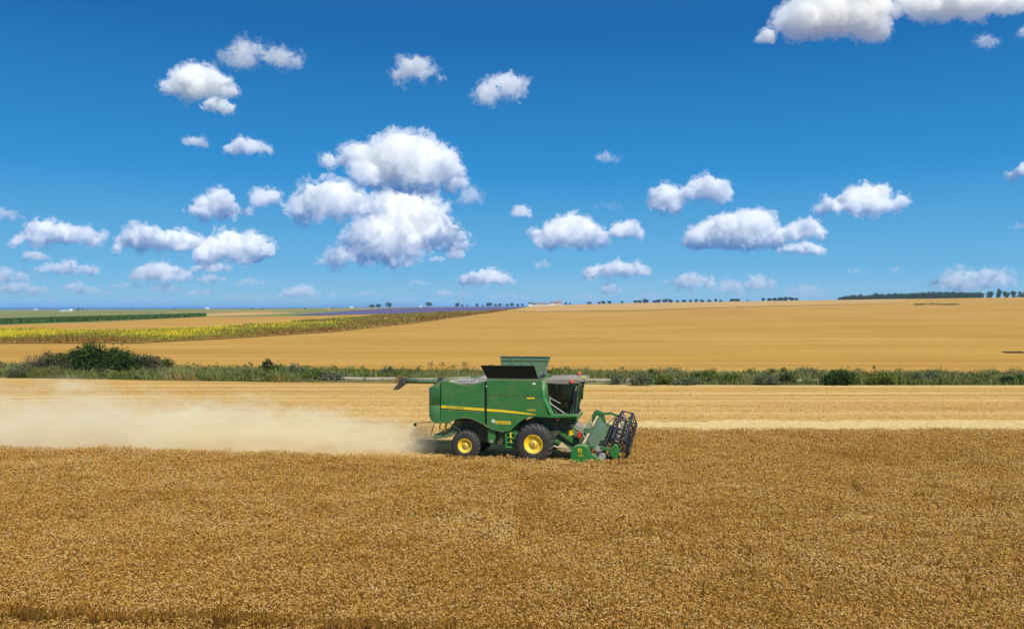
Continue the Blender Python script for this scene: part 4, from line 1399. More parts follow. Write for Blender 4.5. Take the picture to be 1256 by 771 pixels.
# ---- wheels
def wheel(x, y_out, y_in, r, rim_r, label=None):
    root = empty("wheel", (0, 0, 0)); root.parent = combine
    w = abs(y_in - y_out); s = 1 if y_in > y_out else -1
    yo = y_out
    prof = [(0.10 * w, rim_r * 0.99), (0.03 * w, rim_r * 1.06), (0.0, rim_r * 1.2), (0.0, r * 0.72), (0.04 * w, r * 0.82), (0.12 * w, r * 0.89), (0.3 * w, r * 0.915), (0.5 * w, r * 0.92), (0.7 * w, r * 0.915), (0.88 * w, r * 0.89), (0.96 * w, r * 0.82), (w, r * 0.72), (w, rim_r * 1.2), (0.9 * w, rim_r)]

    def tyre(bm):
        lathe_y(bm, [(yo + s * a, b) for a, b in prof], x, r, 48)
        nl = 20
        for k in range(nl):
            for side_ in (0, 1):
                a0 = 2 * math.pi * (k + 0.5 * side_) / nl
                # each lug runs from the shoulder to the centre, swept back
                path = [(0.03, 0.74, 0.0), (0.08, 0.90, 0.03), (0.26, 0.99, 0.09), (0.54, 1.0, 0.19)]
                L_, R_ = [], []
                for (u, rr, sw_) in path:
                    uu = u if side_ == 0 else 1 - u
                    for lst, da, lift in ((L_, -0.055, 0.0), (R_, 0.055, 0.0)):
                        a = a0 + sw_ + da
                        base_r = r * (rr - 0.13)
                        lst.append((bm.verts.new((x + math.cos(a) * r * rr, yo + s * w * uu, r + math.sin(a) * r * rr)),
                                    bm.verts.new((x + math.cos(a) * base_r, yo + s * w * uu, r + math.sin(a) * base_r))))
                for i in range(3):
                    bm.faces.new((L_[i][0], L_[i + 1][0], R_[i + 1][0], R_[i][0]))
                    bm.faces.new((L_[i][1], L_[i + 1][1], L_[i + 1][0], L_[i][0]))
                    bm.faces.new((R_[i][0], R_[i + 1][0], R_[i + 1][1], R_[i][1]))
                bm.faces.new((L_[0][0], R_[0][0], R_[0][1], L_[0][1]))
                bm.faces.new((L_[3][0], L_[3][1], R_[3][1], R_[3][0]))
        bmesh.ops.recalc_face_normals(bm, faces=bm.faces)
    part("tyre", tyre, M_tyre, root)
    t = w
    rp = [(0.06, rim_r * 1.03), (0.0, rim_r * 1.02), (0.015, rim_r * 0.95), (0.06, rim_r * 0.90), (0.10, rim_r * 0.82), (0.17, rim_r * 0.62), (0.185, rim_r * 0.60), (0.17, rim_r * 0.40), (0.12, rim_r * 0.33), (0.085, rim_r * 0.30), (0.08, 0.001)]
    part("rim", lambda bm: lathe_y(bm, [(yo + s * (a * 1.0 + 0.02), b) for a, b in rp], x, r, 40), M_yel, root, smooth=True)

    def bolts(bm):
        for k in range(10):
            a = 2 * math.pi * k / 10
            cyl_y(bm, x + math.cos(a) * rim_r * 0.46, r + math.sin(a) * rim_r * 0.46, yo + s * 0.13, yo + s * 0.21, 0.022, 8)
        cyl_y(bm, x, r, yo + s * 0.07, yo + s * 0.14, rim_r * 0.16, 16)
    part("hub_bolts", bolts, M_roofc, root)
    return root


wheel(1.19, -1.92, -1.15, 1.03, 0.49)
wheel(1.19, 1.92, 1.15, 1.03, 0.49)
wheel(-2.54, -1.78, -1.22, 0.80, 0.38)
wheel(-2.54, 1.78, 1.22, 0.80, 0.38)
part("rear_axle", lambda bm: (rod(bm, (-2.54, -1.3, 0.80), (-2.54, 1.3, 0.80), 0.12), slab(bm, (-2.54, -0.9, 1.0), (-2.54, 0.9, 1.0), 0.3, 0.2)), M_shade)
part("front_axle", lambda bm: (rod(bm, (1.19, -1.3, 1.03), (1.19, 1.3, 1.03), 0.17), prism(bm, [(0.8, 0.8), (0.85, 1.7), (1.6, 1.7), (1.65, 0.8)], -1.12, -0.9, 0.03)), M_jd3)


# ---- gear between the wheels
def plates(bm):
    prism(bm, [(-1.36, 1.85), (-1.33, 1.05), (-1.26, 0.93), (-1.12, 0.90), (-1.0, 0.98), (-0.94, 1.2), (-0.90, 1.75)], -1.50, -1.40, 0.02)


part("swing_plate", plates, M_jd)
part("pivot_bolt", lambda bm: cyl_y(bm, -1.14, 1.05, -1.55, -1.49, 0.06, 14), M_galv)


def ladder(bm):
    for xx in (-0.36, 0.16):
        slab(bm, (xx, -1.46, 1.66), (xx + 0.03, -1.50, 0.72), 0.10, 0.05, up=(0, 1, 0))
    for zz in (0.76, 1.0, 1.25, 1.5):
        slab(bm, (-0.34, -1.47, zz), (0.17, -1.47, zz), 0.14, 0.03, up=(0, 0, 1))
    prism(bm, [(-0.30, 0.70), (-0.30, 1.6), (0.10, 1.6), (0.10, 0.70)], -1.42, -1.36)


part("ladder", ladder, M_jd2)
part("hose_bottle", lambda bm: (rod(bm, (-0.10, -1.50, 1.28), (-0.10, -1.50, 1.56), 0.05, 12), rod(bm, (-0.08, -1.50, 0.98), (-0.08, -1.50, 1.16), 0.035, 10)), M_yel)
part("tool_box", lambda bm: prism(bm, [(0.22, 0.92), (0.22, 1.52), (0.62, 1.56), (0.62, 0.92)], -1.40, -0.9, 0.03), M_jd)
part("side_shield", lambda bm: prism(bm, [(-0.88, 0.85), (-0.85, 1.7), (-0.45, 1.62), (-0.45, 0.85)], -1.30, -1.15, 0.02), M_shade)

# ---- rear: chopper chute, chaff spreader and lamp arms
def tailboard(bm):
    prism(bm, [(-4.62, 1.05), (-4.45, 1.22), (-3.75, 1.40), (-3.30, 1.98), (-2.95, 2.1), (-2.9, 1.55), (-3.5, 1.15), (-4.3, 0.98)], -1.10, 1.10, 0.03)


part("chopper_chute", tailboard, M_jd3)
part("chute_rib", lambda bm: slab(bm, (-3.62, -1.12, 1.92), (-2.95, -1.12, 1.50), 0.05, 0.05, up=(0, 1, 0)), M_galv)


def lamp_arm(bm):
    rod(bm, (-4.3, -1.3, 1.98), (-5.4, -1.35, 1.87), 0.022)
    rod(bm, (-4.35, -1.2, 2.05), (-4.66, -1.15, 1.08), 0.028)


arm = part("lamp_arm", lamp_arm, M_jd3)
part("tail_lamp", lambda bm: prism(bm, [(-5.52, 1.70), (-5.50, 1.86), (-5.40, 1.90), (-5.38, 1.72)], -1.42, -1.28, 0.015), M_blk, arm)
part("chute_bracket", lambda bm: (slab(bm, (-4.05, -1.2, 1.95), (-4.12, -1.2, 1.55), 0.08, 0.05, up=(0, 1, 0)), slab(bm, (-4.12, -1.2, 1.56), (-3.9, -1.2, 1.52), 0.05, 0.05, up=(0, 1, 0)), slab(bm, (-3.72, -1.2, 1.95), (-3.80, -1.2, 1.45), 0.13, 0.06, up=(0, 1, 0))), M_yel)
part("lamp_arm", lambda bm: (rod(bm, (-4.3, 1.3, 1.98), (-5.4, 1.35, 1.87), 0.022)), M_jd3)


# ---- engine deck
def deck(bm):
    prism(bm, [(-3.9, 4.01), (-3.9, 4.06), (-1.45, 4.16), (-1.45, 4.01)], -1.42, 1.45, 0.01)
    prism(bm, [(-3.4, 4.07), (-3.35, 4.20), (-2.2, 4.25), (-2.1, 4.12)], -0.9, 0.2, 0.03)
    prism(bm, [(-2.0, 4.13), (-2.0, 4.34), (-1.45, 4.36), (-1.45, 4.15)], -0.7, 1.3, 0.03)


part("engine_deck", deck, M_deck)


def screen(bm):
    for i in range(9):
        rod(bm, (-3.1 + i * 0.13, -1.38, 4.06), (-3.1 + i * 0.13, -1.05, 4.16), 0.018, 6)
    slab(bm, (-3.2, -1.3, 4.03), (-1.9, -1.3, 4.08), 0.3, 0.02)


part("air_screen", screen, M_bar)
part("service_rail", lambda bm: (rod(bm, (-3.85, -1.40, 4.24), (-1.5, -1.40, 4.34), 0.02), rod(bm, (-3.85, -1.40, 4.02), (-3.85, -1.40, 4.24), 0.02), rod(bm, (-2.7, -1.40, 4.05), (-2.0, -1.40, 4.32), 0.015)), M_galv)
part("deck_lamp", lambda bm: bmesh.ops.create_uvsphere(bm, u_segments=12, v_segments=8, radius=0.075, matrix=Matrix.Translation((-3.36, -1.46, 4.18))), M_lime, smooth=True)
part("exhaust_box", lambda bm: (prism(bm, [(-4.45, 3.92), (-4.4, 4.10), (-4.05, 4.2), (-3.98, 4.0)], -1.25, -0.2, 0.03),), M_spout)

# ---- unloading pipe folded back along the far side
def auger(bm):
    path = [(-0.6, 1.25, 4.22), (-1.4, 1.35, 4.20), (-3.0, 1.38, 4.06), (-5.0, 1.42, 3.94), (-7.0, 1.45, 3.90)]
    for a, b in zip(path, path[1:]):
        rod(bm, a, b, 0.175, 20)


aug = part("unloading_pipe", auger, M_jd3, smooth=True)


def spout(bm):
    prism(bm, [(-6.92, 4.10), (-7.12, 4.09), (-7.30, 3.86), (-7.72, 3.36), (-7.42, 3.38), (-7.10, 3.62), (-6.92, 3.74)], 1.22, 1.68, 0.05)


part("rubber_spout", spout, M_spout, aug)
part("pipe_ring", lambda bm: (rod(bm, (-4.9, 1.42, 3.945), (-4.7, 1.415, 3.955), 0.20, 20),), M_blk, aug)

# ---- open grain tank
part("grain_tank_rim", lambda bm: (prism(bm, [(-1.38, 4.325), (-1.38, 4.40), (1.55, 4.41), (1.55, 4.335)], -1.58, -1.50, 0.01), prism(bm, [(-1.38, 4.325), (-1.38, 4.45), (1.55, 4.46), (1.55, 4.335)], 1.50, 1.58, 0.01)), M_jd3)


def sheet_quad(bm, a, b, c, d, t=0.03):
    vs = [bm.verts.new(v) for v in (a, b, c, d)]
    f = bm.faces.new(vs)
    bmesh.ops.recalc_face_normals(bm, faces=[f])
    bmesh.ops.solidify(bm, geom=[f], thickness=t)


part("tank_flap", lambda bm: sheet_quad(bm, (-1.34, -1.56, 4.37), (1.40, -1.56, 4.39), (1.26, -1.98, 5.12), (-1.62, -1.98, 5.10)), M_flap)["label"] = "black flap folded out on the near side"


def far_flap(bm):
    sheet_quad(bm, (-1.30, 1.52, 4.40), (1.20, 1.52, 4.42), (1.50, 1.85, 5.38), (-1.42, 1.85, 5.37))


ff = part("tank_flap", far_flap, M_sheet)
ff["label"] = "dusty green ribbed flap on the far side"


def far_ribs(bm):
    slab(bm, (-1.42, 1.81, 5.35), (1.50, 1.81, 5.36), 0.07, 0.06)
    slab(bm, (-1.36, 1.74, 5.14), (1.44, 1.74, 5.15), 0.05, 0.05)
    for xx in (-1.35, -0.7, -0.1, 0.5, 1.38):
        slab(bm, (xx * 0.95, 1.50, 4.45), (xx, 1.80, 5.33), 0.06, 0.05, up=(0, 1, 0))


part("flap_rib", far_ribs, M_sheet, ff)
part("tank_flap", lambda bm: (sheet_quad(bm, (1.32, -1.2, 4.40), (1.32, 1.45, 4.42), (1.40, 1.6, 4.85), (1.40, -0.6, 4.62)),), M_galv)["label"] = "low grey front flap"
part("flap_strut", lambda bm: (slab(bm, (1.36, -1.45, 4.42), (1.50, 0.3, 4.80), 0.07, 0.03), rod(bm, (1.45, -1.40, 4.40), (1.62, 0.2, 4.72), 0.025)), M_blk)
part("grain_heap", lambda bm: bmesh.ops.create_cone(bm, cap_ends=True, segments=24, radius1=1.3, radius2=0.1, depth=0.5, matrix=Matrix.Translation((0.0, 0.0, 4.5)) @ Matrix.Diagonal((1, 1, 1, 1))), M_straw2, smooth=True)

# ---- cab
cab = part("cab", lambda bm: (prism(bm, [(1.95, 2.42), (1.95, 2.56), (3.25, 2.56), (3.30, 2.44)], -1.35, 1.35, 0.02), prism(bm, [(1.82, 2.5), (1.80, 4.15), (1.88, 4.15), (1.95, 2.5)], -1.2, 1.2)), M_blk)


def glass(bm):
    prof = [(1.98, -1.22), (3.00, -1.20), (3.22, -1.08), (3.36, -0.7), (3.42, 0.0), (3.36, 0.7), (3.22, 1.08), (3.00, 1.20), (1.98, 1.22)]
    top = [(1.84, -1.26), (3.20, -1.25), (3.45, -1.12), (3.60, -0.7), (3.66, 0), (3.60, 0.7), (3.45, 1.12), (3.20, 1.25), (1.84, 1.26)]
    a = [bm.verts.new((x - 0.10, y, 2.57)) for x, y in prof]
    b = [bm.verts.new((x, y, 4.14)) for x, y in top]
    for i in range(len(a) - 1):
        bm.faces.new((a[i], a[i + 1], b[i + 1], b[i]))


part("cab_window", glass, M_glass, cab)


def cab_frame(bm):
    for s in (-1, 1):
        slab(bm, (1.90, s * 1.24, 2.57), (1.80, s * 1.28, 4.15), 0.10, 0.06, up=(0, 1, 0))       # rear pillar
        slab(bm, (2.36, s * 1.24, 2.57), (1.86, s * 1.27, 3.40), 0.06, 0.05, up=(0, 1, 0))       # sloping door sill
        slab(bm, (3.05, s * 1.16, 2.57), (3.40, s * 1.18, 4.14), 0.09, 0.07, up=(0, 1, 0))       # front pillar
        slab(bm, (1.9, s * 1.25, 2.58), (3.05, s * 1.22, 2.58), 0.07, 0.06)


part("cab_frame", cab_frame, M_jd3, cab)


def door_rail(bm):
    rod(bm, (1.95, -1.32, 3.42), (2.55, -1.32, 3.12), 0.022)
    rod(bm, (1.98, -1.32, 3.12), (2.75, -1.32, 2.62), 0.03)
    rod(bm, (1.98, -1.32, 3.10), (1.98, -1.32, 3.50), 0.03)


part("grab_rail", door_rail, M_galv, cab)


def roof(bm):
    pts = [(1.66, 4.17), (1.62, 4.30), (1.80, 4.38), (2.8, 4.42), (3.50, 4.42), (3.74, 4.36), (3.76, 4.30), (3.50, 4.20), (3.0, 4.14), (2.5, 4.14)]
    prism(bm, pts, -1.36, 1.36, 0.06, 3)


rf = part("cab_roof", roof, M_roofc, cab)
part("roof_lining", lambda bm: prism(bm, [(1.70, 4.12), (1.75, 4.165), (3.4, 4.13), (3.55, 4.17), (3.5, 4.10)], -1.30, 1.30), M_blk, cab)
part("roof_lamp", lambda bm: prism(bm, [(3.15, 4.06), (3.2, 4.16), (3.62, 4.20), (3.60, 4.10)], -1.30, -0.9, 0.02), M_jd2, cab)
for yy, zz, xx in ((-1.40, 4.28, 3.14), (1.05, 4.50, 3.22)):
    part("beacon", lambda bm: bmesh.ops.create_uvsphere(bm, u_segments=14, v_segments=10, radius=0.105, matrix=Matrix.Translation((xx, yy, zz)) @ Matrix.Diagonal((1, 1, 1.25, 1))), M_orange, cab, smooth=True)
part("marker_lamp", lambda bm: prism(bm, [(3.58, 4.40), (3.58, 4.50), (3.82, 4.48), (3.82, 4.40)], -0.95, -0.70, 0.03), M_lime, cab)


def mirror(bm, s=-1):
    prism(bm, [(3.22, 3.05), (3.26, 3.85), (3.36, 3.88), (3.42, 3.80), (3.36, 3.05)], s * 1.62, s * 1.42, 0.03)


mi = part("mirror", mirror, M_blk, cab)
part("mirror", lambda bm: mirror(bm, 1), M_blk, cab)
part("mirror_arm", lambda bm: (rod(bm, (3.42, -1.2, 4.10), (3.34, -1.55, 3.86), 0.022), rod(bm, (3.40, -1.52, 3.95), (3.22, -1.48, 2.60), 0.022), rod(bm, (3.55, -1.45, 4.2), (3.36, -1.42, 2.7), 0.03)), M_jd3, cab)
part("seat", lambda bm: (prism(bm, [(2.05, 2.95), (2.05, 3.10), (2.55, 3.12), (2.55, 2.98)], -0.27, 0.27, 0.04), prism(bm, [(2.02, 3.05), (1.93, 3.85), (2.05, 3.87), (2.17, 3.08)], -0.25, 0.25, 0.04), prism(bm, [(2.15, 2.56), (2.15, 2.96), (2.45, 2.96), (2.45, 2.56)], -0.18, 0.18)), M_seat, cab)
part("steering_column", lambda bm: (rod(bm, (3.02, 0, 2.57), (2.88, 0, 3.22), 0.05), bmesh.ops.create_cone(bm, cap_ends=True, segments=20, radius1=0.2, radius2=0.2, depth=0.03, matrix=Matrix.Translation((2.84, 0, 3.26)) @ Matrix.Rotation(R(-22), 4, 'Y'))), M_blk, cab)
part("armrest_console", lambda bm: prism(bm, [(2.2, 3.18), (2.2, 3.28), (2.75, 3.30), (2.80, 3.5), (2.84, 3.5), (2.84, 3.2)], -0.46, -0.32, 0.02), M_blk, cab)


def platform(bm):
    prism(bm, [(1.2, 2.43), (1.2, 2.50), (3.05, 2.58), (3.45, 2.56), (3.45, 2.48), (2.3, 2.40)], -1.60, -1.0, 0.02)
    prism(bm, [(2.95, 2.30), (2.95, 2.42), (3.45, 2.42), (3.45, 2.30)], -1.35, 0.9, 0.02)
    prism(bm, [(3.0, 2.12), (3.0, 2.20), (3.30, 2.20), (3.30, 2.12)], -1.2, 0.9, 0.02)


part("platform", platform, M_jd2)
part("platform_support", lambda bm: (prism(bm, [(2.2, 1.75), (2.35, 2.40), (3.1, 2.38), (3.0, 1.95)], -1.0, 0.9), slab(bm, (2.95, -1.2, 2.45), (3.15, -1.2, 1.9), 0.14, 0.1, up=(0, 1, 0))), M_shade)
part("work_lamp", lambda bm: bmesh.ops.create_uvsphere(bm, u_segments=12, v_segments=8, radius=0.10, matrix=Matrix.Translation((2.42, -1.42, 2.32))), M_orange, smooth=True)

# ---- feeder house
def feeder(bm):
    prism(bm, [(1.75, 1.15), (2.0, 2.32), (2.55, 2.30), (4.02, 1.42), (4.02, 0.42), (3.3, 0.55)], -0.75, 0.75, 0.03)


feed = part("feeder_house", feeder, M_jd3)
part("feeder_top", lambda bm: (slab(bm, (2.55, 0, 2.325), (3.55, 0, 1.73), 1.3, 0.03),), M_roofc, feed)
part("feeder_top", lambda bm: (slab(bm, (3.60, 0, 1.705), (3.98, 0, 1.47), 1.1, 0.03), prism(bm, [(3.55, 1.55), (3.6, 1.85), (3.9, 1.7), (3.95, 1.45)], -0.5, 0.3, 0.05)), M_galv, feed)
part("drive_cover", lambda bm: (cyl_y(bm, 2.42, 1.92, -0.86, -0.74, 0.10, 16), cyl_y(bm, 3.02, 1.55, -0.88, -0.74, 0.17, 16)), M_yel, feed)
part("side_brace", lambda bm: (slab(bm, (1.95, -0.95, 1.95), (3.55, -0.85, 0.80), 0.22, 0.06, up=(0, 1, 0)), slab(bm, (2.0, -0.95, 1.15), (3.3, -0.9, 0.62), 0.14, 0.06, up=(0, 1, 0))), M_jd, feed)
part("lift_ram", lambda bm: (rod(bm, (1.95, -0.9, 0.85), (3.2, -0.9, 0.55), 0.055), rod(bm, (1.95, 0.9, 0.85), (3.2, 0.9, 0.55), 0.055)), M_galv, feed)
part("brace_plate", lambda bm: prism(bm, [(2.35, 0.75), (2.55, 1.05), (2.95, 0.72)], -0.98, -0.92), M_straw2, feed)
part("hose_coupler", lambda bm: prism(bm, [(3.42, 1.30), (3.40, 1.62), (3.62, 1.70), (3.68, 1.36)], -1.25, -0.95, 0.05), M_red, feed)
part("hose", lambda bm: (rod(bm, (2.9, -0.9, 2.0), (3.55, -1.1, 1.72), 0.03), rod(bm, (3.55, -1.1, 1.72), (3.85, -1.25, 1.35), 0.03)), M_galv, feed)

# ---- header: it hangs slightly lower on the near side
YA, YB = -3.30, 3.75
header = empty("header", (0, 0, 0)); header.parent = combine
ROLL = 0.075
header.matrix_local = Matrix.Translation((0, YA, 0)) @ Matrix.Shear('XZ', 4, (0, 0)) @ Matrix.Rotation(math.atan(ROLL), 4, 'X') @ Matrix.Translation((0, -YA, 0))


def hpart(name, build, mat, smooth=False, bevel=0.0):
    return part(name, build, mat, header, smooth, bevel)


def trough(bm):
    pts = [(4.02, 0.35), (4.00, 1.30), (4.05, 1.30), (4.22, 1.06), (4.28, 0.62), (4.40, 0.36), (4.62, 0.27), (4.95, 0.26), (5.12, 0.20), (5.12, 0.16), (4.6, 0.20)]
    prism(bm, pts, YA, YB)


hpart("trough", trough, M_sheet)


def top_beam(bm):
    prism(bm, [(3.90, 1.18), (3.90, 1.36), (4.06, 1.38), (4.08, 1.20)], YA + 0.05, YB - 0.05, 0.02)
    for yy in (-1.6, -0.8, 0.8, 1.7, 2.6):
        prism(bm, [(3.82, 0.4), (3.84, 1.34), (3.92, 1.34), (3.92, 0.4)], yy - .06, yy + .06)


hpart("top_beam", top_beam, M_jd3)
hpart("straw_layer", lambda bm: (prism(bm, [(3.92, 1.362), (3.93, 1.40), (4.05, 1.42), (4.06, 1.382)], YA + 0.3, -0.95, 0.01), prism(bm, [(3.92, 1.362), (3.93, 1.40), (4.05, 1.42), (4.06, 1.382)], 0.3, YB - 0.3, 0.01)), M_straw2)
hpart("hydraulic_block", lambda bm: (prism(bm, [(3.75, 1.30), (3.75, 1.62), (4.10, 1.66), (4.15, 1.30)], -0.75, 0.05, 0.04), prism(bm, [(3.70, 1.2), (3.70, 1.5), (3.95, 1.5), (3.95, 1.2)], 0.9, 1.4, 0.04), rod(bm, (3.72, -1.2, 1.45), (3.75, 2.4, 1.5), 0.04)), M_jd3)


def deflector(bm):
    sheet_quad(bm, (4.10, YA + 0.9, 1.32), (4.10, YB - 0.15, 1.32), (4.48, YB - 0.15, 0.75), (4.48, YA + 0.9, 0.75), 0.03)


hpart("deflector_sheet", deflector, M_sheet)


def screw(bm):
    cyl_y(bm, 4.72, 0.62, YA + 0.15, YB - 0.15, 0.15, 18)
    turns, seg = 10, 18
    prev = None
    for i in range(turns * seg + 1):
        a = 2 * math.pi * i / seg
        y = YA + 0.2 + (YB - YA - 0.4) * i / (turns * seg)
        if y > (YA + YB) / 2: a = -a
        p0 = bm.verts.new((4.72 + math.cos(a) * 0.15, y, 0.62 + math.sin(a) * 0.15))
        p1 = bm.verts.new((4.72 + math.cos(a) * 0.30, y, 0.62 + math.sin(a) * 0.30))
        if prev: bm.faces.new((prev[0], p0, p1, prev[1]))
        prev = (p0, p1)


hpart("intake_auger", screw, M_jd3)


def knife(bm):
    n_ = 60
    slab(bm, (5.10, YA, 0.20), (5.10, YB, 0.20), 0.1, 0.03)
    for i in range(n_):
        y = YA + 0.05 + (YB - YA - 0.1) * i / (n_ - 1)
        a = [bm.verts.new(v) for v in ((5.12, y - .03, .19), (5.12, y + .03, .19), (5.27, y, .20), (5.12, y, .23))]
        bm.faces.new((a[0], a[2], a[3])); bm.faces.new((a[1], a[3], a[2])); bm.faces.new((a[0], a[1], a[2]))


hpart("knife_bar", knife, M_bar)


def shield(y0, y1):
    def f(bm):
        prism(bm, [(3.38, 0.62), (3.38, 0.95), (3.43, 1.12), (3.55, 1.30), (3.70, 1.38), (4.02, 1.40), (4.16, 1.36), (4.27, 1.25), (4.36, 1.02), (4.42, 0.72), (4.43, 0.50), (4.3, 0.45), (3.5, 0.46)], y0, y1, 0.07, 4)
    return f


ends = hpart("end_shield", shield(YA - 0.26, YA + 0.02), M_jd2, smooth=False)
far_end = hpart("end_shield", lambda bm: prism(bm, [(3.62, 0.35), (3.64, 1.35), (3.78, 1.62), (4.0, 1.70), (4.25, 1.60), (4.42, 1.2), (4.5, 0.5)], YB - 0.02, YB + 0.22, 0.06, 3), M_jd)


def nose(y0, y1):
    def f(bm):
        a = [(4.40, 0.98, y0 + .02, y1), (4.40, 0.42, y0, y1), (5.05, 0.62, (y0 + y1) / 2 - .07, (y0 + y1) / 2 + .07), (5.05, 0.38, (y0 + y1) / 2 - .08, (y0 + y1) / 2 + .08), (5.38, 0.36, (y0 + y1) / 2 - .02, (y0 + y1) / 2 + .02), (5.38, 0.30, (y0 + y1) / 2 - .02, (y0 + y1) / 2 + .02)]
        vs = [(bm.verts.new((x, ya, z)), bm.verts.new((x, yb, z))) for x, z, ya, yb in a]
        for i in (0, 2):
            t0, b0, t1, b1 = vs[i], vs[i + 1], vs[i + 2], vs[i + 3]
            bm.faces.new((t0[0], t1[0], t1[1], t0[1])); bm.faces.new((b0[0], b0[1], b1[1], b1[0]))
            bm.faces.new((t0[0], b0[0], b1[0], t1[0])); bm.faces.new((t0[1], t1[1], b1[1], b0[1]))
        bm.faces.new((vs[4][0], vs[5][0], vs[5][1], vs[4][1])); bm.faces.new((vs[0][0], vs[0][1], vs[1][1], vs[1][0]))
        bmesh.ops.recalc_face_normals(bm, faces=bm.faces)
    return f


hpart("crop_divider", nose(YA - 0.24, YA + 0.0), M_jd2, bevel=0.03)
hpart("crop_divider", nose(YB, YB + 0.22), M_jd2, bevel=0.03)
YS = YA - 0.26


def emblem_plate(bm):
    prism(bm, [(3.775, 1.02), (3.765, 1.20), (3.80, 1.23), (3.94, 1.23), (3.975, 1.20), (3.965, 1.02), (3.93, 0.99), (3.81, 0.99)], YS - 0.008, YS + 0.01)


hpart("emblem_plate", emblem_plate, M_yel)


def deer(bm):
    # dark leaping deer: body, neck with antlers, stretched legs, on a dark border
    prism(bm, [(3.80, 1.075), (3.82, 1.115), (3.865, 1.13), (3.90, 1.15), (3.925, 1.19), (3.945, 1.185), (3.94, 1.16), (3.92, 1.12), (3.95, 1.06), (3.935, 1.055), (3.895, 1.09), (3.85, 1.085), (3.815, 1.045), (3.79, 1.04)], YS - 0.014, YS)
    prism(bm, [(3.895, 1.16), (3.86, 1.20), (3.87, 1.21), (3.91, 1.185)], YS - 0.0145, YS)
    prism(bm, [(3.78, 1.005), (3.79, 1.022), (3.95, 1.022), (3.96, 1.005)], YS - 0.014, YS)


hpart("emblem_deer", deer, M_blk)
lettering("630R", 3.76, 0.875, YS - 0.004, 0.13, M_yel, header, width=0.27)

# reel
RX, RZ, RR = 5.62, 1.10, 0.62
reel = hpart("reel", lambda bm: cyl_y(bm, RX, RZ, YA + 0.12, YB - 0.12, 0.075, 16), M_blk)


# sub-parts of the header keep to three levels: the reel's pieces are siblings under the header
def spider(bm, y):
    pts = [(RX + math.cos(R(60 * k + 48)) * RR, RZ + math.sin(R(60 * k + 48)) * RR) for k in range(6)]
    for k in range(6):
        a, b = pts[k], pts[(k + 1) % 6]
        slab(bm, (a[0], y, a[1]), (b[0], y, b[1]), 0.05, 0.10, up=(0, 1, 0))
        slab(bm, (RX, y, RZ), (a[0], y, a[1]), 0.05, 0.09, up=(0, 1, 0))


reel_ys = [YA + 0.14, YA + 2.43, YB - 2.43, YB - 0.14]
for y in reel_ys:
    hpart("reel_spider", lambda bm: spider(bm, y), M_blk)
for k in range(6):
    a = R(60 * k + 48)
    bx_, bz_ = RX + math.cos(a) * RR, RZ + math.sin(a) * RR

    def tine_bar(bm):
        cyl_y(bm, bx_, bz_, YA + 0.1, YB - 0.1, 0.055, 10)
        ca, sa_ = math.cos(a + math.pi / 2), math.sin(a + math.pi / 2)
        prism(bm, [(bx_ + ca * 0.12 + math.cos(a) * 0.01, bz_ + sa_ * 0.12 + math.sin(a) * 0.01), (bx_ + ca * 0.12 - math.cos(a) * 0.02, bz_ + sa_ * 0.12 - math.sin(a) * 0.02),
                   (bx_ - ca * 0.06 - math.cos(a) * 0.02, bz_ - sa_ * 0.06 - math.sin(a) * 0.02), (bx_ - ca * 0.06 + math.cos(a) * 0.01, bz_ - sa_ * 0.06 + math.sin(a) * 0.01)], YA + 0.15, YB - 0.15)
    hpart("reel_bar", tine_bar, M_bar if k in (0, 1) else M_blk)

    def tines(bm):
        n_ = 46
        for i in range(n_):
            y = YA + 0.2 + (YB - YA - 0.4) * i / (n_ - 1)
            rod(bm, (bx_, y, bz_), (bx_ - 0.03, y, bz_ - 0.16), 0.018, 5)
            rod(bm, (bx_ - 0.03, y, bz_ - 0.16), (bx_ - 0.10, y, bz_ - 0.30), 0.015, 5)
    hpart("reel_tines", tines, M_blk)


def bat(bm):
    # flat slats between neighbouring bars at the front of the reel
    for i in range(9):
        y = YA + 0.35 + (YB - YA - 0.7) * i / 8
        a0, a1 = R(-12), R(48)
        slab(bm, (RX + math.cos(a0) * RR, y, RZ + math.sin(a0) * RR), (RX + math.cos(a1) * RR, y, RZ + math.sin(a1) * RR), 0.05, 0.03, up=(0, 1, 0))


hpart("reel_link", bat, M_blk)
for i in range(7):
    y = YA + 0.75 + (YB - YA - 1.4) * i / 6
    hpart("reel_disc", lambda bm: cyl_y(bm, RX - 0.02, RZ + 0.36, y - 0.01, y + 0.01, 0.085, 16), M_deck)
hpart("reel_arm", lambda bm: (slab(bm, (4.05, YA - 0.02, 1.30), (4.75, YA - 0.02, 1.28), 0.13, 0.09, up=(0, 1, 0)), slab(bm, (4.75, YA - 0.02, 1.28), (RX, YA - 0.02, RZ), 0.12, 0.09, up=(0, 1, 0))), M_jd)
hpart("reel_arm", lambda bm: (slab(bm, (4.05, YB, 1.45), (4.75, YB, 1.52), 0.13, 0.09, up=(0, 1, 0)), slab(bm, (4.75, YB, 1.52), (RX, YB, RZ + .1), 0.12, 0.09, up=(0, 1, 0))), M_jd)
hpart("reel_ram", lambda bm: rod(bm, (4.35, YA - 0.03, 0.75), (5.0, YA - 0.03, 1.18), 0.035), M_galv)
hpart("reel_ram", lambda bm: rod(bm, (4.35, YB, 0.75), (5.0, YB, 1.35), 0.035), M_galv)
hpart("reel_drive", lambda bm: (cyl_y(bm, 4.72, 1.22, YA - 0.16, YA - 0.08, 0.13, 16), cyl_y(bm, 4.95, 0.84, YA - 0.14, YA - 0.06, 0.17, 18)), M_galv)
hpart("warning_stripe", lambda bm: slab(bm, (4.42, YA - 0.10, 1.08), (4.85, YA - 0.10, 1.18), 0.11, 0.02, up=(0, 1, 0)), M_orange)


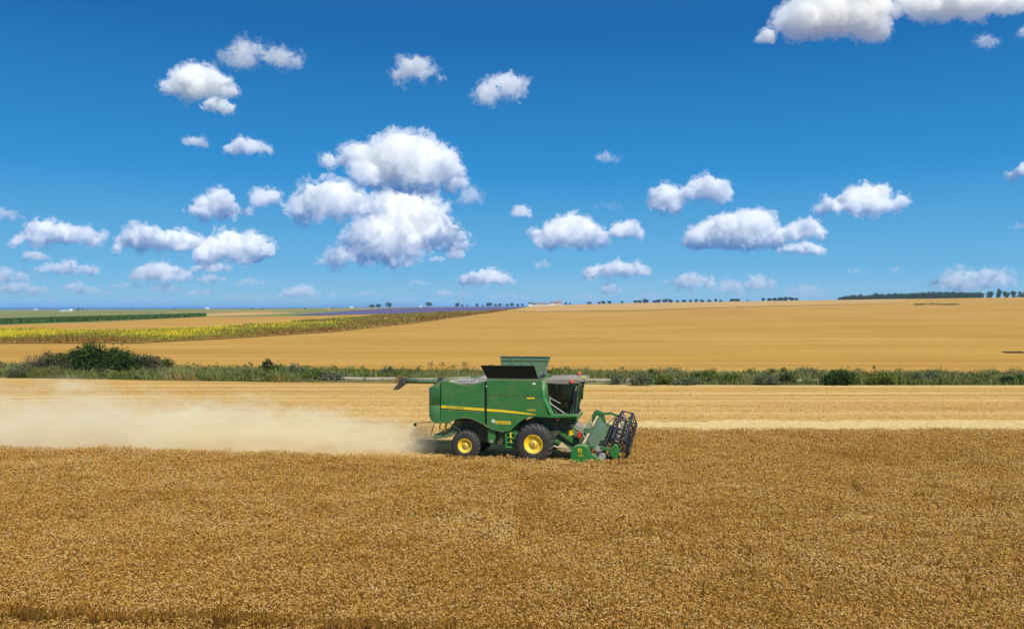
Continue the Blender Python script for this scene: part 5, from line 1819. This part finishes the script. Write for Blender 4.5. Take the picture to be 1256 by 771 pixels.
def paddle(bm):
    prism(bm, [(5.33, 1.00), (5.36, 1.22), (5.46, 1.40), (5.56, 1.50), (5.64, 1.50), (5.74, 1.38), (5.80, 1.18), (5.78, 0.98), (5.70, 0.84), (5.56, 0.80), (5.42, 0.86)], YA - 0.30, YA - 0.10, 0.05, 3)


hpart("reel_drive_cover", paddle, M_jd2)

# ---- driver
def person_mesh(name, joints, bones, radii):
    me = bpy.data.meshes.new(name)
    me.from_pydata(joints, bones, [])
    o = bpy.data.objects.new(name, me)
    COL.objects.link(o)
    sk = o.modifiers.new("skin", 'SKIN')
    for i, r_ in enumerate(radii):
        me.skin_vertices[0].data[i].radius = (r_, r_) if not isinstance(r_, tuple) else r_
    me.skin_vertices[0].data[0].use_root = True
    sb = o.modifiers.new("sub", 'SUBSURF'); sb.levels = 2; sb.render_levels = 2
    out = bpy.data.meshes.new_from_object(o.evaluated_get(bpy.context.evaluated_depsgraph_get()))
    bpy.data.objects.remove(o)
    for p_ in out.polygons: p_.use_smooth = True
    return out


J = [(2.30, 0, 3.16), (2.28, 0, 3.38), (2.27, 0, 3.58), (2.29, 0, 3.70), (2.33, 0, 3.80), (2.36, 0, 3.92),      # 0 pelvis .. 5 head
     (2.27, -.19, 3.62), (2.40, -.25, 3.38), (2.72, -.16, 3.34), (2.80, -.12, 3.34),                            # 6..9 right arm
     (2.27, .19, 3.62), (2.42, .25, 3.38), (2.70, .17, 3.34), (2.80, .12, 3.34),                                # 10..13 left arm
     (2.34, -.10, 3.14), (2.75, -.14, 3.16), (2.88, -.14, 2.72), (2.98, -.14, 2.63),                            # 14..17
     (2.34, .10, 3.14), (2.75, .14, 3.16), (2.88, .14, 2.72), (2.98, .14, 2.63)]
B = [(0, 1), (1, 2), (2, 3), (3, 4), (4, 5), (2, 6), (6, 7), (7, 8), (8, 9), (2, 10), (10, 11), (11, 12), (12, 13), (0, 14), (14, 15), (15, 16), (16, 17), (0, 18), (18, 19), (19, 20), (20, 21)]
RD = [.16, .16, .15, .06, .095, .085, .075, .055, .042, .04, .075, .055, .042, .04, .10, .08, .055, .05, .10, .08, .055, .05]
pm = person_mesh("person", J, B, RD)
m = NT("driver_clothes")
zc = m.n('SeparateXYZ'); m.put(zc.inputs[0], m.obj())
skin_f = m.maprange(zc.outputs['Z'], 3.70, 3.72, 0, 1)
M_driver = m.done(m.bsdf(m.mix(skin_f, (0.035, 0.05, 0.085), (0.40, 0.22, 0.14)), 0.8))
drv = link("person", pm, M_driver, None, (OX, OY, 0))
drv.rotation_euler = (0, 0, YAW)
tag(drv, "driver in dark clothes sitting at the wheel inside the green machine's cab", "person")
part_hair = part("hair", lambda bm: bmesh.ops.create_uvsphere(bm, u_segments=16, v_segments=10, radius=0.105, matrix=Matrix.Translation((2.325, 0, 3.91)) @ Matrix.Diagonal((1, .9, 1, 1))), M_seat, drv, smooth=True)
# ------------------------------------------------------------------ the dust blown out behind the machine
def dust_plume():
    bm = bmesh.new()
    sec = []
    for i in range(25):
        t = i / 24.0
        x = -4.3 - 52 * t
        yc = 46.0 + 1.6 * t
        hw = 1.3 + 3.2 * min(1, t * 2.5)
        top = 2.0 + 3.3 * t ** 0.5
        yc = max(yc, near_edge(x) + hw - 0.6)
        ring_ = []
        for k in range(16):
            a = math.pi * k / 15.0
            ring_.append(bm.verts.new((x, yc - math.cos(a) * hw, 0.06 + math.sin(a) ** 0.7 * top)))
        sec.append(ring_)
    for a, b in zip(sec, sec[1:]):
        for k in range(15):
            bm.faces.new((a[k], a[k + 1], b[k + 1], b[k]))
        bm.faces.new((a[15], a[0], b[0], b[15]))
    bm.faces.new(sec[0][::-1]); bm.faces.new(sec[-1])
    bmesh.ops.recalc_face_normals(bm, faces=bm.faces)
    m = NT("chaff_dust")
    p = m.pos()
    xyz = m.n('SeparateXYZ'); m.put(xyz.inputs[0], p)
    X, Y, Z = xyz.outputs
    t = m.math('DIVIDE', m.math('SUBTRACT', -4.3, X), 52.0)
    t = m.math('MAXIMUM', t, 0.001)
    top = m.math('ADD', 2.0, m.math('MULTIPLY', m.math('POWER', t, 0.5), 3.3))
    zf = m.math('DIVIDE', Z, top)
    billow = m.noise(m.mapping(p, (0.36, 0.5, 0.7)), 1.0, 5, 0.6, 0.5)
    zf2 = m.math('ADD', zf, m.math('MULTIPLY', m.math('SUBTRACT', billow, 0.5), 2.6))
    vert = m.math('POWER', m.maprange(zf2, -0.05, 1.0, 1.0, 0.0, True), 1.6)
    along = m.ramp(t, [(0.0, (0.35,) * 3), (0.05, (1.0,) * 3), (0.14, (1.0,) * 3), (0.36, (0.60,) * 3), (0.56, (0.30,) * 3), (1.0, (0.10,) * 3)])
    hw = m.maprange(t, 0.0, 0.4, 1.3, 4.5)
    fine = m.maprange(m.noise(m.mapping(p, (0.7, 1.0, 1.3)), 1.0, 5, 0.65), 0.3, 0.7, 0.25, 1.75)
    d = m.math('MULTIPLY', m.math('MULTIPLY', vert, along), m.math('MULTIPLY', fine, DUST))
    v = m.n('VolumePrincipled')
    v.inputs['Color'].default_value = (0.998, 0.94, 0.72, 1)
    v.inputs['Anisotropy'].default_value = -0.1
    m.put(v.inputs['Density'], d)
    mat = m.done(vol=v.outputs[0])
    o = bm_obj("dust", bm, mat)
    tag(o, "pale cloud of harvest dust trailing behind the combine", "dust", kind="stuff")


DUST = 0.95
dust_plume()
# ------------------------------------------------------------------ the thin blue air over the land
bm = bmesh.new()
bbox(bm, -64000, 64000, -3000, 64000, -12.0, 62.0)
m = NT("air")
v = m.n('VolumePrincipled')
v.inputs['Color'].default_value = (0.42, 0.74, 1.0, 1)
v.inputs['Density'].default_value = 0.00009
air = bm_obj("haze", bm, m.done(vol=v.outputs[0]))
air["kind"] = "stuff"
